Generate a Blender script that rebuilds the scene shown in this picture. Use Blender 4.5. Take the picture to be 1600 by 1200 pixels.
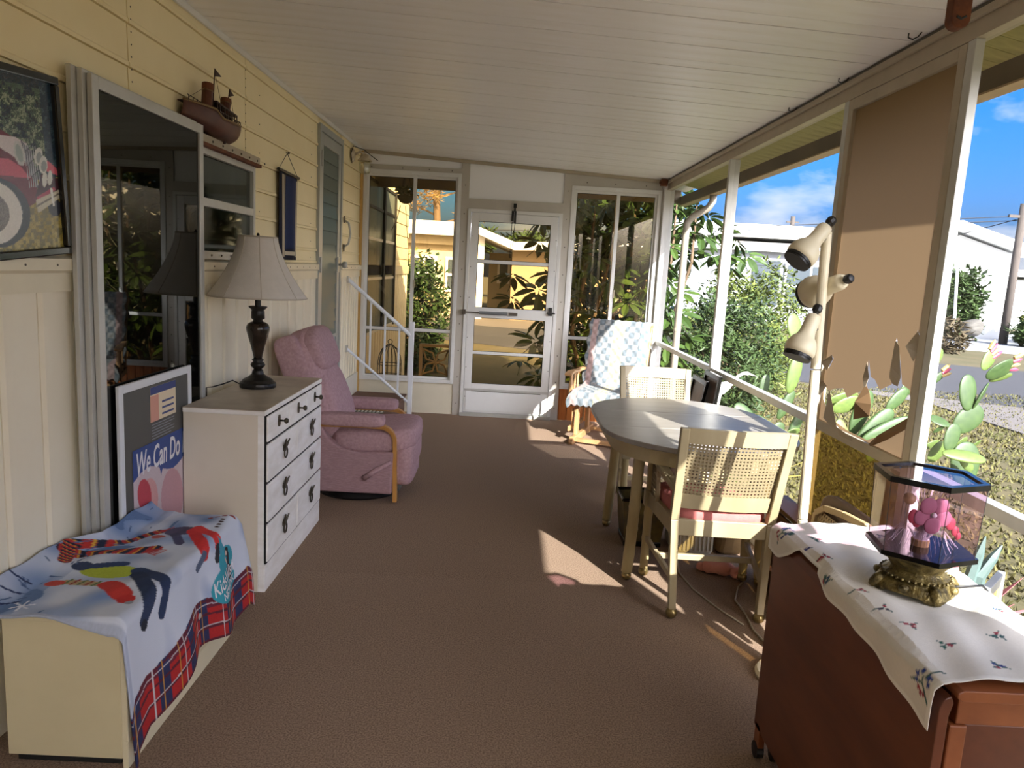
import bpy, bmesh, math, random
import numpy as np
from mathutils import Vector, Matrix, noise as mnoise
R = math.radians
random.seed(7); np.random.seed(7)
for o in list(bpy.data.objects): bpy.data.objects.remove(o)
SC = bpy.context.scene; COL = SC.collection

# ------------------------------------------------------------------ camera
cd = bpy.data.cameras.new('camera'); cam = bpy.data.objects.new('camera', cd); COL.objects.link(cam)
cd.sensor_fit = 'HORIZONTAL'; cd.sensor_width = 36; cd.lens = 36 * 1151 / 1600.0
cd.clip_start = 0.02; cd.clip_end = 600
_x = Vector((0.99846, -0.00436, 0.0552)); _d = Vector((0.05364, -0.15451, -0.98653)); _f = Vector((0.01283, 0.98795, -0.15398))
_x = _x.normalized(); _f = (_f - _x * _f.dot(_x)).normalized(); _u = _x.cross(_f)
cam.matrix_world = Matrix(((_x.x, _u.x, -_f.x, 0), (_x.y, _u.y, -_f.y, 0), (_x.z, _u.z, -_f.z, 1.5), (0, 0, 0, 1)))
SC.camera = cam

# ------------------------------------------------------------------ sky, sun, exposure
SUN_DIR = Vector((-1.0, 2.2, -1.407)).normalized()
W = bpy.data.worlds.new('sky'); SC.world = W; W.use_nodes = True
wt = W.node_tree; wt.nodes.clear()
def N(t, typ, **kw):
    n = t.nodes.new(typ)
    for k, v in kw.items():
        if k in n.inputs.keys(): n.inputs[k].default_value = v
        else: setattr(n, k, v)
    return n
tc = N(wt, 'ShaderNodeTexCoord')
sky = N(wt, 'ShaderNodeTexSky'); sky.sky_type = 'NISHITA'; sky.sun_disc = False
sky.sun_elevation = math.asin(-SUN_DIR.z); sky.sun_rotation = math.atan2(-SUN_DIR.x, -SUN_DIR.y); sky.dust_density = 6.0; sky.air_density = 0.45; sky.ozone_density = 3.0; sky.altitude = 0
hsv = N(wt, 'ShaderNodeHueSaturation', Saturation=1.45, Value=0.0455)
tint = N(wt, 'ShaderNodeMixRGB'); tint.blend_type = 'MULTIPLY'; tint.inputs[0].default_value = 1; tint.inputs[2].default_value = (0.93, 0.98, 1.04, 1)
wt.links.new(sky.outputs[0], tint.inputs[1]); wt.links.new(tint.outputs[0], hsv.inputs['Color'])
mp = N(wt, 'ShaderNodeMapping'); mp.inputs['Scale'].default_value = (2.2, 2.2, 5.2); mp.inputs['Location'].default_value = (2.5, 6.1, 2.0)
wt.links.new(tc.outputs['Generated'], mp.inputs[0])
nz = N(wt, 'ShaderNodeTexNoise', Scale=1.6, Detail=7.0, Roughness=0.55)
wt.links.new(mp.outputs[0], nz.inputs['Vector'])
crp = N(wt, 'ShaderNodeValToRGB')
crp.color_ramp.elements[0].position = 0.485; crp.color_ramp.elements[0].color = (0, 0, 0, 1)
crp.color_ramp.elements[1].position = 0.625; crp.color_ramp.elements[1].color = (1, 1, 1, 1)
wt.links.new(nz.outputs['Fac'], crp.inputs[0])
mx = N(wt, 'ShaderNodeMixRGB')
ccol = N(wt, 'ShaderNodeValToRGB')
ccol.color_ramp.elements[0].position = 0.50; ccol.color_ramp.elements[0].color = (0.105, 0.109, 0.118, 1)
ccol.color_ramp.elements[1].position = 0.70; ccol.color_ramp.elements[1].color = (0.053, 0.061, 0.082, 1)
wt.links.new(nz.outputs['Fac'], ccol.inputs[0]); wt.links.new(ccol.outputs[0], mx.inputs[2])
wt.links.new(crp.outputs[0], mx.inputs[0]); wt.links.new(hsv.outputs[0], mx.inputs[1])
bg = N(wt, 'ShaderNodeBackground', Strength=1.0); wo = N(wt, 'ShaderNodeOutputWorld')
wt.links.new(mx.outputs[0], bg.inputs[0]); wt.links.new(bg.outputs[0], wo.inputs[0])
sd = bpy.data.lights.new('sun', 'SUN'); so = bpy.data.objects.new('sun', sd); COL.objects.link(so)
sd.energy = 1.42; sd.angle = R(0.55); sd.color = (1.0, 0.98, 0.935)
so.rotation_euler = SUN_DIR.to_track_quat('-Z', 'Y').to_euler(); so.location = (20, -44, 28)
vs = SC.view_settings
vs.view_transform = 'Standard'; vs.look = 'None'; vs.exposure = 3.7; vs.gamma = 1.0; vs.use_curve_mapping = False

# ------------------------------------------------------------------ helpers
def lin(c): return tuple(((v / 255) / 12.92 if v / 255 <= .04045 else ((v / 255 + .055) / 1.055) ** 2.4) for v in c)
MATS = {}
def mat(name, rgb, rough=.6, metal=0.0, var=0.0, vscale=8.0, bump=0.0, bscale=60.0, rgb2=None, stretch=None, detail=4.0, spec=0.5, emit=None, trans=0.0):
    """principled material; rgb/rgb2 in sRGB 0-255 mixed by noise"""
    m = bpy.data.materials.new(name); m.use_nodes = True; t = m.node_tree
    b = t.nodes['Principled BSDF']; b.inputs['Roughness'].default_value = rough; b.inputs['Metallic'].default_value = metal
    b.inputs['Specular IOR Level'].default_value = spec
    if trans: b.inputs['Transmission Weight'].default_value = trans
    c1 = lin(rgb)
    if var or rgb2:
        c2 = lin(rgb2) if rgb2 else tuple(v * (1 - var) for v in c1)
        co = N(t, 'ShaderNodeTexCoord'); ma = N(t, 'ShaderNodeMapping')
        if stretch: ma.inputs['Scale'].default_value = stretch
        t.links.new(co.outputs['Object'], ma.inputs[0])
        n = N(t, 'ShaderNodeTexNoise', Scale=vscale, Detail=detail, Roughness=0.6); t.links.new(ma.outputs[0], n.inputs['Vector'])
        r = N(t, 'ShaderNodeValToRGB'); r.color_ramp.elements[0].position = .33; r.color_ramp.elements[1].position = .67
        r.color_ramp.elements[0].color = (*c1, 1); r.color_ramp.elements[1].color = (*c2, 1)
        t.links.new(n.outputs['Fac'], r.inputs[0]); t.links.new(r.outputs[0], b.inputs['Base Color'])
    else: b.inputs['Base Color'].default_value = (*c1, 1)
    if bump:
        co = N(t, 'ShaderNodeTexCoord'); ma = N(t, 'ShaderNodeMapping')
        if stretch: ma.inputs['Scale'].default_value = stretch
        t.links.new(co.outputs['Object'], ma.inputs[0])
        n2 = N(t, 'ShaderNodeTexNoise', Scale=bscale, Detail=3.0); t.links.new(ma.outputs[0], n2.inputs['Vector'])
        bp = N(t, 'ShaderNodeBump', Strength=bump, Distance=0.01); t.links.new(n2.outputs['Fac'], bp.inputs['Height'])
        t.links.new(bp.outputs[0], b.inputs['Normal'])
    MATS[name] = m; return m
def mixmat(name, a, b, fac):
    """shader mix; a/b are (type, sRGB, roughness)"""
    m = bpy.data.materials.new(name); m.use_nodes = True; t = m.node_tree; t.nodes.clear()
    def mk(s):
        n = t.nodes.new('ShaderNodeBsdf' + s[0]); n.inputs['Color'].default_value = (*lin(s[1]), 1)
        if len(s) > 2 and 'Roughness' in n.inputs.keys(): n.inputs['Roughness'].default_value = s[2]
        return n
    A = mk(a); B = mk(b); mxs = t.nodes.new('ShaderNodeMixShader'); out = t.nodes.new('ShaderNodeOutputMaterial')
    if fac == 'fresnel':
        lw = t.nodes.new('ShaderNodeLayerWeight'); lw.inputs['Blend'].default_value = .5      # two-sided Schlick: thin panes seen from either face
        pw_ = N(t, 'ShaderNodeMath', operation='POWER'); pw_.inputs[1].default_value = 5.0; ml = N(t, 'ShaderNodeMath', operation='MULTIPLY_ADD'); ml.inputs[1].default_value = .9; ml.inputs[2].default_value = .04
        t.links.new(lw.outputs['Facing'], pw_.inputs[0]); t.links.new(pw_.outputs[0], ml.inputs[0]); t.links.new(ml.outputs[0], mxs.inputs[0])
    else: mxs.inputs[0].default_value = fac
    t.links.new(A.outputs[0], mxs.inputs[1]); t.links.new(B.outputs[0], mxs.inputs[2]); t.links.new(mxs.outputs[0], out.inputs[0])
    MATS[name] = m; return m
def colmat(name, rough=.7, bump=0.0, bscale=200):
    m = bpy.data.materials.new(name); m.use_nodes = True; t = m.node_tree; b = t.nodes['Principled BSDF']
    a = t.nodes.new('ShaderNodeAttribute'); a.attribute_name = 'Col'; t.links.new(a.outputs['Color'], b.inputs['Base Color'])
    b.inputs['Roughness'].default_value = rough
    if bump:
        co = N(t, 'ShaderNodeTexCoord'); n2 = N(t, 'ShaderNodeTexNoise', Scale=bscale, Detail=2.0); t.links.new(co.outputs['Object'], n2.inputs['Vector'])
        bp = N(t, 'ShaderNodeBump', Strength=bump, Distance=0.01); t.links.new(n2.outputs['Fac'], bp.inputs['Height']); t.links.new(bp.outputs[0], b.inputs['Normal'])
    MATS[name] = m; return m

class MB:
    """collects simple shapes into one mesh"""
    def __init__(s): s.v = []; s.f = []
    def add(s, vs, fs):
        o = len(s.v); s.v += [tuple(p) for p in vs]; s.f += [tuple(i + o for i in f) for f in fs]; return s
    def box(s, x0, x1, y0, y1, z0, z1):
        return s.add([(x0,y0,z0),(x1,y0,z0),(x1,y1,z0),(x0,y1,z0),(x0,y0,z1),(x1,y0,z1),(x1,y1,z1),(x0,y1,z1)],
                     [(0,3,2,1),(4,5,6,7),(0,1,5,4),(1,2,6,5),(2,3,7,6),(3,0,4,7)])
    def hexa(s, p):
        return s.add(p, [(0,3,2,1),(4,5,6,7),(0,1,5,4),(1,2,6,5),(2,3,7,6),(3,0,4,7)])
    def bar(s, a, b, w, h, up=(0, 0, 1)):
        """rectangular bar from a to b, w sideways, h along up"""
        a = Vector(a); b = Vector(b); d = (b - a).normalized(); u = Vector(up)
        sd_ = d.cross(u)
        if sd_.length < 1e-4: sd_ = d.cross(Vector((1, 0, 0)))
        sd_.normalize(); u = sd_.cross(d).normalized()
        q = []
        for p in (a, b):
            for i, j in ((-1,-1),(1,-1),(1,1),(-1,1)): q.append(p + sd_ * (i * w / 2) + u * (j * h / 2))
        return s.add(q, [(0,3,2,1),(4,5,6,7),(0,1,5,4),(1,2,6,5),(2,3,7,6),(3,0,4,7)])
    def tube(s, pts, r, n=8, cap=True):
        pts = [Vector(p) for p in pts]; k = len(pts); rs = r if isinstance(r, (list, tuple)) else [r] * k
        o = len(s.v); prev = None
        for i, p in enumerate(pts):
            d = (pts[min(i + 1, k - 1)] - pts[max(i - 1, 0)]).normalized()
            if prev is None:
                a = d.cross(Vector((0, 0, 1)))
                if a.length < .05: a = d.cross(Vector((0, 1, 0)))
            else: a = prev - d * prev.dot(d)
            a.normalize(); prev = a; b = d.cross(a)
            for j in range(n):
                t = 2 * math.pi * j / n; s.v.append(tuple(p + (a * math.cos(t) + b * math.sin(t)) * rs[i]))
        for i in range(k - 1):
            for j in range(n):
                s.f.append((o + i*n + j, o + i*n + (j+1) % n, o + (i+1)*n + (j+1) % n, o + (i+1)*n + j))
        if cap: s.f.append(tuple(o + j for j in range(n))[::-1]); s.f.append(tuple(o + (k-1)*n + j for j in range(n)))
        return s
    def lathe(s, prof, n=24, c=(0, 0, 0), M=None, cap=True):
        o = len(s.v); k = len(prof)
        for r, z in prof:
            for j in range(n):
                t = 2 * math.pi * j / n; p = Vector((r * math.cos(t), r * math.sin(t), z))
                if M is not None: p = M @ p
                s.v.append((p.x + c[0], p.y + c[1], p.z + c[2]))
        for i in range(k - 1):
            for j in range(n):
                s.f.append((o + i*n + j, o + i*n + (j+1) % n, o + (i+1)*n + (j+1) % n, o + (i+1)*n + j))
        if cap: s.f.append(tuple(o + j for j in range(n))[::-1]); s.f.append(tuple(o + (k-1)*n + j for j in range(n)))
        return s
    def prism(s, poly, axis, d0, d1):
        """extrude polygon (pairs) along axis 0/1/2 from d0 to d1"""
        def mk(p, d):
            return {0: (d, p[0], p[1]), 1: (p[0], d, p[1]), 2: (p[0], p[1], d)}[axis]
        n = len(poly); o = len(s.v)
        s.v += [mk(p, d0) for p in poly] + [mk(p, d1) for p in poly]
        s.f.append(tuple(range(o, o + n))); s.f.append(tuple(range(o + 2*n - 1, o + n - 1, -1)))
        for i in range(n): s.f.append((o + i, o + n + i, o + n + (i+1) % n, o + (i+1) % n))
        return s
    def sheet(s, fn, nu, nv):
        o = len(s.v)
        for i in range(nu + 1):
            for j in range(nv + 1): s.v.append(tuple(fn(i / nu, j / nv)))
        for i in range(nu):
            for j in range(nv):
                a = o + i*(nv+1) + j; s.f.append((a, a + nv + 1, a + nv + 2, a + 1))
        return s
    def rbox(s, c, h, e=.35, nu=20, nv=12, M=None, fn=None):
        """superellipsoid: a soft upholstered block, half sizes h"""
        o = len(s.v); sg = lambda w, m: math.copysign(abs(w) ** m, w)
        for i in range(nv + 1):
            a = -math.pi/2 + math.pi * i / nv
            for j in range(nu):
                b = 2 * math.pi * j / nu
                p = Vector((h[0] * sg(math.cos(a), e) * sg(math.cos(b), e), h[1] * sg(math.cos(a), e) * sg(math.sin(b), e), h[2] * sg(math.sin(a), e)))
                if fn: p = Vector(fn(p))
                if M is not None: p = M @ p
                s.v.append((p.x + c[0], p.y + c[1], p.z + c[2]))
        for i in range(nv):
            for j in range(nu): s.f.append((o + i*nu + j, o + i*nu + (j+1) % nu, o + (i+1)*nu + (j+1) % nu, o + (i+1)*nu + j))
        return s
OFF = {}
def P(name, mb, m, parent=None, smooth=False, bevel=0.0, solid=0.0, sub=0, colors=None, mesh=None, label=None, fix=True):
    """link one mesh object; world-built parts are shifted into their thing's frame"""
    off = OFF.get(parent, Vector((0, 0, 0))) if parent is not None else Vector((0, 0, 0))
    if mesh is None:
        me = bpy.data.meshes.new(name)
        me.from_pydata([(v[0] - off.x, v[1] - off.y, v[2] - off.z) for v in mb.v], [], mb.f)
        if fix:
            bm = bmesh.new(); bm.from_mesh(me); bmesh.ops.recalc_face_normals(bm, faces=bm.faces); bm.to_mesh(me); bm.free()
        if colors is not None:
            at = me.color_attributes.new('Col', 'FLOAT_COLOR', 'POINT')
            arr = np.ones((len(mb.v), 4), np.float32); arr[:, :3] = colors; at.data.foreach_set('color', arr.ravel())
        if m is not None: me.materials.append(MATS[m] if isinstance(m, str) else m)
        if smooth: me.polygons.foreach_set('use_smooth', [True] * len(me.polygons))
        me.update()
    else: me = mesh
    o = bpy.data.objects.new(name, me); COL.objects.link(o)
    if parent is not None: o.parent = parent; OFF[o] = off
    if bevel: b = o.modifiers.new('bevel', 'BEVEL'); b.width = bevel; b.segments = 2; b.limit_method = 'ANGLE'; b.angle_limit = R(40)
    if solid: q = o.modifiers.new('solidify', 'SOLIDIFY'); q.thickness = solid; q.offset = 0
    if sub: q = o.modifiers.new('subsurf', 'SUBSURF'); q.levels = sub; q.render_levels = sub
    if label: o['label'] = label
    return o
def tag(o, label, cat, group=None):
    o['label'] = label; o['category'] = cat
    if group: o['group'] = group
    return o
def thing(name, label, cat, loc=(0, 0, 0), rotz=0.0, group=None, world=True):
    o = bpy.data.objects.new(name, None); COL.objects.link(o); o.empty_display_size = .1
    o.location = loc; o.rotation_euler = (0, 0, rotz); tag(o, label, cat, group)
    OFF[o] = Vector(loc) if world else Vector((0, 0, 0)); return o
def struct(name, mb, m, **kw):
    o = P(name, mb, m, **kw); o['kind'] = 'structure'; return o
def sempty(name, loc=(0, 0, 0)):
    o = bpy.data.objects.new(name, None); COL.objects.link(o); o.location = loc; OFF[o] = Vector(loc); o['kind'] = 'structure'; o.empty_display_size = .1; return o
def dup(root, loc, rotz, label=None, group=None, scale=None):
    r = root.copy(); COL.objects.link(r); r.location = loc; r.rotation_euler = (0, 0, rotz)
    if scale: r.scale = scale
    if label: r['label'] = label
    if group: r['group'] = group
    for ch in list(root.children):
        c = ch.copy(); COL.objects.link(c); c.parent = r
        for g in list(ch.children):
            d = g.copy(); COL.objects.link(d); d.parent = c
    return r
def B(x0, x1, y0, y1, z0, z1): return MB().box(x0, x1, y0, y1, z0, z1)
def textmesh(s, size=1.0, shear=0.0, fn=None, bold=0.0):
    """flat lettering as (verts, faces); fn maps (x, y) to a 3D point"""
    cu = bpy.data.curves.new('lettering', 'FONT'); cu.body = s; cu.size = size; cu.shear = shear; cu.offset = bold; cu.fill_mode = 'FRONT'; cu.resolution_u = 3
    ob = bpy.data.objects.new('lettering', cu); COL.objects.link(ob)
    dg = bpy.context.evaluated_depsgraph_get(); me = bpy.data.meshes.new_from_object(ob.evaluated_get(dg))
    m = MB(); m.v = [tuple(fn(v.co.x, v.co.y)) for v in me.vertices]; m.f = [tuple(p.vertices) for p in me.polygons]
    bpy.data.objects.remove(ob); bpy.data.curves.remove(cu); bpy.data.meshes.remove(me); return m
def inpoly(x, y, poly):
    """vectorised point in polygon"""
    c = np.zeros(x.shape, bool); n = len(poly); j = n - 1
    for i in range(n):
        xi, yi = poly[i]; xj, yj = poly[j]
        hit = ((yi > y) != (yj > y)) & (x < (xj - xi) * (y - yi) / (yj - yi + 1e-12) + xi); c ^= hit; j = i
    return c
def inell(x, y, cx, cy, rx, ry, a=0.0):
    ca, sa = math.cos(a), math.sin(a); dx = x - cx; dy = y - cy
    return ((dx * ca + dy * sa) / rx) ** 2 + ((-dx * sa + dy * ca) / ry) ** 2 < 1
def nearseg(x, y, a, b, w):
    ax, ay = a; bx, by = b; L = (bx-ax)**2 + (by-ay)**2 + 1e-12
    t = np.clip(((x-ax)*(bx-ax) + (y-ay)*(by-ay)) / L, 0, 1); return (x - ax - t*(bx-ax))**2 + (y - ay - t*(by-ay))**2 < w*w

# ------------------------------------------------------------------ materials
mat('carpet', (178, 152, 130), .95, rgb2=(126, 106, 89), vscale=170, bump=.8, bscale=380, spec=.1, detail=2)
mat('carpet_near', (181, 155, 133), .95, rgb2=(129, 109, 92), vscale=170, bump=.8, bscale=380, spec=.1, detail=2)
mat('concrete', (178, 172, 160), .9, var=.2, vscale=4)
mat('siding', (250, 236, 192), .45, rgb2=(246, 230, 183), vscale=2.5, spec=.4)
mat('batten', (244, 236, 212), .45, rgb2=(238, 228, 202), vscale=2.5, spec=.4)
mat('trim_cream', (236, 226, 196), .45, var=.08, vscale=4)
mat('white_board', (232, 228, 214), .5, var=.06, vscale=5)
mat('ceiling_paint', (248, 248, 248), .38, rgb2=(239, 237, 232), vscale=1.2, stretch=(1, 6, 1), spec=.5)
mat('soffit_paint', (196, 184, 120), .7, rgb2=(150, 146, 88), vscale=5, stretch=(1, 3, 1))
mat('aluminium', (200, 200, 194), .42, metal=.35, var=.1, vscale=12)
mat('alu_white', (226, 226, 222), .45, var=.05, vscale=6)
mat('alu_post', (196, 191, 180), .45, metal=.15, var=.06, vscale=6)
mat('dark_line', (44, 42, 38), .7)
mat('closer_metal', (150, 156, 162), .3, metal=.7)
mat('downspout_paint', (150, 142, 128), .7, var=.15, vscale=5)
mat('alu_tan', (182, 170, 148), .5, metal=.15, var=.1, vscale=8)
mat('alu_dark', (92, 88, 80), .5, metal=.3)
mat('white_panel', (232, 234, 232), .35, var=.05, vscale=3)
mat('translucent_panel', (250, 251, 252), .3)
mat('black', (18, 18, 18), .45)
mat('black_soft', (26, 25, 24), .8)
mat('black_gloss', (10, 10, 10), .12)
mat('screw', (96, 88, 78), .5, metal=.5)
mat('rust', (120, 66, 30), .75, rgb2=(84, 44, 22), vscale=20)
mat('corner_wood', (214, 176, 104), .6, rgb2=(190, 150, 84), vscale=5, stretch=(8, 8, 1))
mat('cream_wall', (226, 218, 194), .6, var=.06, vscale=3)
mat('orange_wood', (196, 120, 56), .4, rgb2=(160, 88, 36), vscale=6, stretch=(10, 10, 1))
mat('fascia_paint', (128, 116, 98), .7, rgb2=(108, 98, 84), vscale=3)
mat('fascia_lit', (196, 172, 138), .7, var=.15)
mixmat('glass_clear', ('Transparent', (240, 244, 240)), ('Glossy', (255, 255, 255), .01), 'fresnel')
mixmat('glass_bronze', ('Transparent', (243, 227, 196)), ('Glossy', (255, 255, 255), .01), 'fresnel')
mixmat('glass_jalousie', ('Diffuse', (122, 130, 122)), ('Glossy', (220, 226, 222), .15), .07)
mixmat('glass_house', ('Transparent', (150, 158, 150)), ('Glossy', (240, 248, 244), .04), 'fresnel')
mixmat('glass_dark', ('Diffuse', (8, 8, 8)), ('Glossy', (205, 208, 205), .015), .13)
mixmat('bug_screen', ('Transparent', (255, 255, 255)), ('Diffuse', (150, 150, 146)), .13)
mixmat('sun_screen', ('Translucent', (120, 100, 76)), ('Diffuse', (150, 124, 94)), .5)
mixmat('vinyl_tan', ('Transparent', (176, 152, 96)), ('Diffuse', (126, 108, 66)), .62)
mixmat('vinyl_dirty', ('Transparent', (200, 168, 110)), ('Diffuse', (176, 144, 98)), .6)
mixmat('acrylic', ('Transparent', (236, 216, 229)), ('Glossy', (255, 255, 255), .01), 'fresnel')
# ================================================================== SETTING
XL, XR, YF, YB = -1.478, 1.5, 7.40, -1.65
def cz(x): return 2.565 - .0437 * (x - XL)
def srow(o): o['kind'] = 'structure'; return o
# ---- floor
fl_ = struct('floor', B(XL - .12, XR + .06, YB, YF + .06, -.30, -.012), 'concrete')
P('carpet_piece', B(XL, XR, YB + .01, 3.3988, -.012, .0), 'carpet_near', fl_)
P('carpet_piece', B(XL, XR, 3.40, YF, -.012, .0), 'carpet', fl_)
# ---- left wall
WY0, WY1, WZ0, WZ1 = 3.46, 4.30, 1.47, 1.99      # window opening
DY0, DY1, DZ0, DZ1 = 5.735, 6.52, .52, 2.50      # side door
wl = sempty('wall_left', (XL, 2.5, 0))
def back(y0, y1, z0, z1): P('wall_backing', B(XL - .10, XL - .012, y0, y1, z0, z1), 'siding', wl)
back(YB, WY0, 0, 2.60); back(WY0, WY1, 0, WZ0); back(WY0, WY1, WZ1, 2.60); back(WY1, DY0, 0, 2.60); back(DY0, DY1, 0, DZ0); back(DY0, DY1, DZ1, 2.60); back(DY1, YF, 0, 2.60)
rows = [2.558, 2.49, 2.333, 2.177, 2.020, 1.864, 1.708, 1.552, 1.462]
segs = [(YB, -.55), (-.55, 1.2), (1.2, 2.944), (2.950, 4.202), (4.208, DY0), (DY1, YF)]
def board(y0, y1, zt, zb):
    m = MB().prism([(XL - .012, zb), (XL + .004, zb), (XL + .004, zb + .014), (XL - .001, zb + .020), (XL - .004, zt - .004), (XL - .012, zt - .004)], 1, y0 + .001, y1 - .001)
    P('siding_board', m, 'siding', wl)
for i in range(len(rows) - 1):
    zt, zb = rows[i], rows[i + 1]
    for (a, b) in segs:
        if zb < WZ1 + .02 and zt > WZ0 - .01 and a < WY1 and b > WY0:
            if a < WY0: board(a, WY0, zt, zb)
            if b > WY1: board(WY1, b, zt, zb)
        else: board(a, b, zt, zb)
# nail heads along the sheet joints
mb = MB()
for (ys, z0, z1) in ((2.965, 1.9, 2.5), (4.192, 2.03, 2.52)):
    z = z0
    while z < z1: mb.lathe([(.0030, 0), (.0030, .002), (.001, .003)], 6, (XL + .002, ys, z), Matrix.Rotation(R(90), 3, 'Y')); z += .045
for z in (1.50, 1.62, 1.75, 2.08, 2.24, 2.40):
    for ys in (4.42, 5.55, 2.2): mb.lathe([(.0030, 0), (.0030, .002), (.001, .003)], 6, (XL + .002, ys, z), Matrix.Rotation(R(90), 3, 'Y'))
P('nail_heads', mb, 'screw', wl)['kind'] = 'stuff'
# vertical battens below the rail
y = YB
bt = MB().prism([(0, 0), (.024, .007), (.046, .007), (.060, 0), (.190, 0), (.190, -.010), (0, -.010)], 2, .02, 1.36)
def vboard(y0, w, z0, z1):
    k = w / .19
    m = MB().prism([(XL - .010, y0), (XL + .001, y0), (XL + .010, y0 + .012*k), (XL + .010, y0 + .044*k), (XL + .001, y0 + .058*k), (XL + .001, y0 + w - .006), (XL - .010, y0 + w)], 2, z0, z1)
    P('batten_board', m, 'batten', wl)
while y < DY0 - .01:
    w = min(.19, DY0 - y); vboard(y, w, .0, 1.352); y += w
y = DY1
while y < YF - .01:
    w = min(.11, YF - y); vboard(y, w, .40, 1.352); y += w
for (a, b) in ((.0, .19), (.195, .395)): P('kick_board', B(XL - .012, XL + .014, 5.90 if b > .2 else DY1 - .5, YF, a, b), 'white_board', wl)
for (a, b) in ((.40, .52),): P('kick_board', B(XL - .012, XL + .014, DY0 + .1, DY1 - .0, a, b), 'white_board', wl)
def rail(n, y0, y1):
    o = struct(n, MB().prism([(XL, 1.345), (XL + .014, 1.345), (XL + .014, 1.405), (XL + .026, 1.415), (XL + .026, 1.452), (XL, 1.462)], 1, y0, y1), 'trim_cream')
    m = MB(); yy = y0 + .06
    while yy < y1 - .02:
        m.lathe([(.0038, 0), (.0038, .002), (.001, .003)], 6, (XL + .026, yy, 1.432), Matrix.Rotation(R(90), 3, 'Y')); yy += .16
    P('screw_heads', m, 'screw', o)['kind'] = 'stuff'
rail('trim_1', YB, DY0); rail('trim_2', DY1, YF)
struct('trim_3', MB().prism([(XL, 2.54), (XL + .012, 2.54), (XL + .020, 2.556), (XL + .02, 2.5635), (XL, 2.5645)], 1, YB, YF), 'alu_white')
struct('trim_4', B(XL, XL + .022, YF - .055, YF, .0, 2.545), 'corner_wood')
# ---- back wall behind the camera: unseen, its one opening sized to let in fill light
wb = sempty('wall_back', (0, YB, 0))
P('wall_panel', B(XL, XR, YB - .08, YB, 0, .80), 'batten', wb); P('wall_panel', B(XL, .87, YB - .08, YB, .80, 2.3), 'siding', wb); P('wall_panel', B(XL, XR, YB - .08, YB, 2.3, 2.6), 'siding', wb)
for x0, x1 in ((.87, .93), (1.44, XR)): P('post', B(x0, x1, YB - .08, YB, .80, 2.3), 'alu_white', wb)

# ---- ceiling of narrow pans
def slab(x0, x1, y0, y1, t0, t1, mb=None):
    m = mb or MB()
    return m.hexa([(x0, y0, cz(x0) + t0), (x1, y0, cz(x1) + t0), (x1, y1, cz(x1) + t0), (x0, y1, cz(x0) + t0), (x0, y0, cz(x0) + t1), (x1, y0, cz(x1) + t1), (x1, y1, cz(x1) + t1), (x0, y1, cz(x0) + t1)])
ce = struct('ceiling', slab(XL - .3, 1.888, YB - .5, 8.25, .014, .16), 'ceiling_paint')
pw = .107; y = YB
pm = bpy.data.meshes.new('ceiling_plank'); 
def plankmesh(x0, x1, w, m):
    me = bpy.data.meshes.new('plank'); a = slab(x0, x1, 0, w, 0, .013)
    b_ = MB().hexa(a.v); me.from_pydata(b_.v, [], b_.f); me.materials.append(MATS[m]); return me
ip = plankmesh(XL, XR, pw - .0035, 'ceiling_paint'); ipw = plankmesh(XL, XR, pw - .0055, 'ceiling_paint'); op_ = plankmesh(XR + .05, 1.82, pw - .004, 'soffit_paint')
for v_ in op_.vertices:
    if v_.co.x > 1.7: v_.co.z -= .049
i = 0
while y < YF - .02:
    o = P('ceiling_plank', None, None, ce, mesh=(ipw if i % 4 == 2 else ip)); o.location = (0, y, -.0015 * (i % 3 == 1))
    if y > .8: o = P('soffit_plank', None, None, ce, mesh=op_); o.location = (0, y, 0)
    y += pw; i += 1
struct('trim_5', MB().hexa([(XL, YF - .025, cz(XL) - .032), (XR, YF - .025, cz(XR) - .032), (XR, YF, cz(XR) - .032), (XL, YF, cz(XL) - .032), (XL, YF - .025, cz(XL) - .001), (XR, YF - .025, cz(XR) - .001), (XR, YF, cz(XR) - .001), (XL, YF, cz(XL) - .001)]), 'alu_tan')
# stains and scuffs are wear on the paint: ceiling hooks as things
# ---- eave fascia outside the right wall and at the far end
fa = struct('fascia_board', B(1.82, 1.888, YB - .5, 8.25, 2.283, 2.374), 'fascia_paint')
P('lit_strip', B(1.815, 1.892, YB - .5, 8.25, 2.276, 2.284), 'fascia_lit', fa)  # paler beige strip paints the lit underside of the fascia
struct('fascia_end', B(XL - .3, 1.82, 8.18, 8.25, 2.30, 2.56), 'fascia_paint')
# ---- far wall
wf = sempty('wall_far', (0, YF, 0))
y0, y1 = YF, YF + .05
P('base_panel', B(XL, -.50, y0, y1, 0, .317), 'cream_wall', wf)
px = .50
P('base_backing', B(.50, XR, y0 + .02, y1, 0, .326), 'orange_wood', wf)
while px < XR - .01:
    w = min(.083, XR - px); P('plank', B(px + .003, px + w - .003, y0 + .004, y0 + .02, 0, .326), 'orange_wood', wf, bevel=.002); px += w
def post(x0, x1, z1=None, yy=-.012):
    m = MB().hexa([(x0, y0 + yy, 0), (x1, y0 + yy, 0), (x1, y1, 0), (x0, y1, 0), (x0, y0 + yy, cz(x0) - .033), (x1, y0 + yy, cz(x1) - .033), (x1, y1, cz(x1) - .033), (x0, y1, cz(x0) - .033)])
    o = P('post', m, 'alu_post', wf)
    s = MB(); z = .12
    while z < 2.4: s.lathe([(.006, 0), (.006, .003), (.001, .006)], 6, ((x0 + x1)/2, y0 + yy, z), Matrix.Rotation(R(90), 3, 'X')); z += .27
    P('screws', s, 'screw', o)['kind'] = 'stuff'
post(-.503, -.425); post(.50, .575); post(1.455, 1.50)
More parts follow.
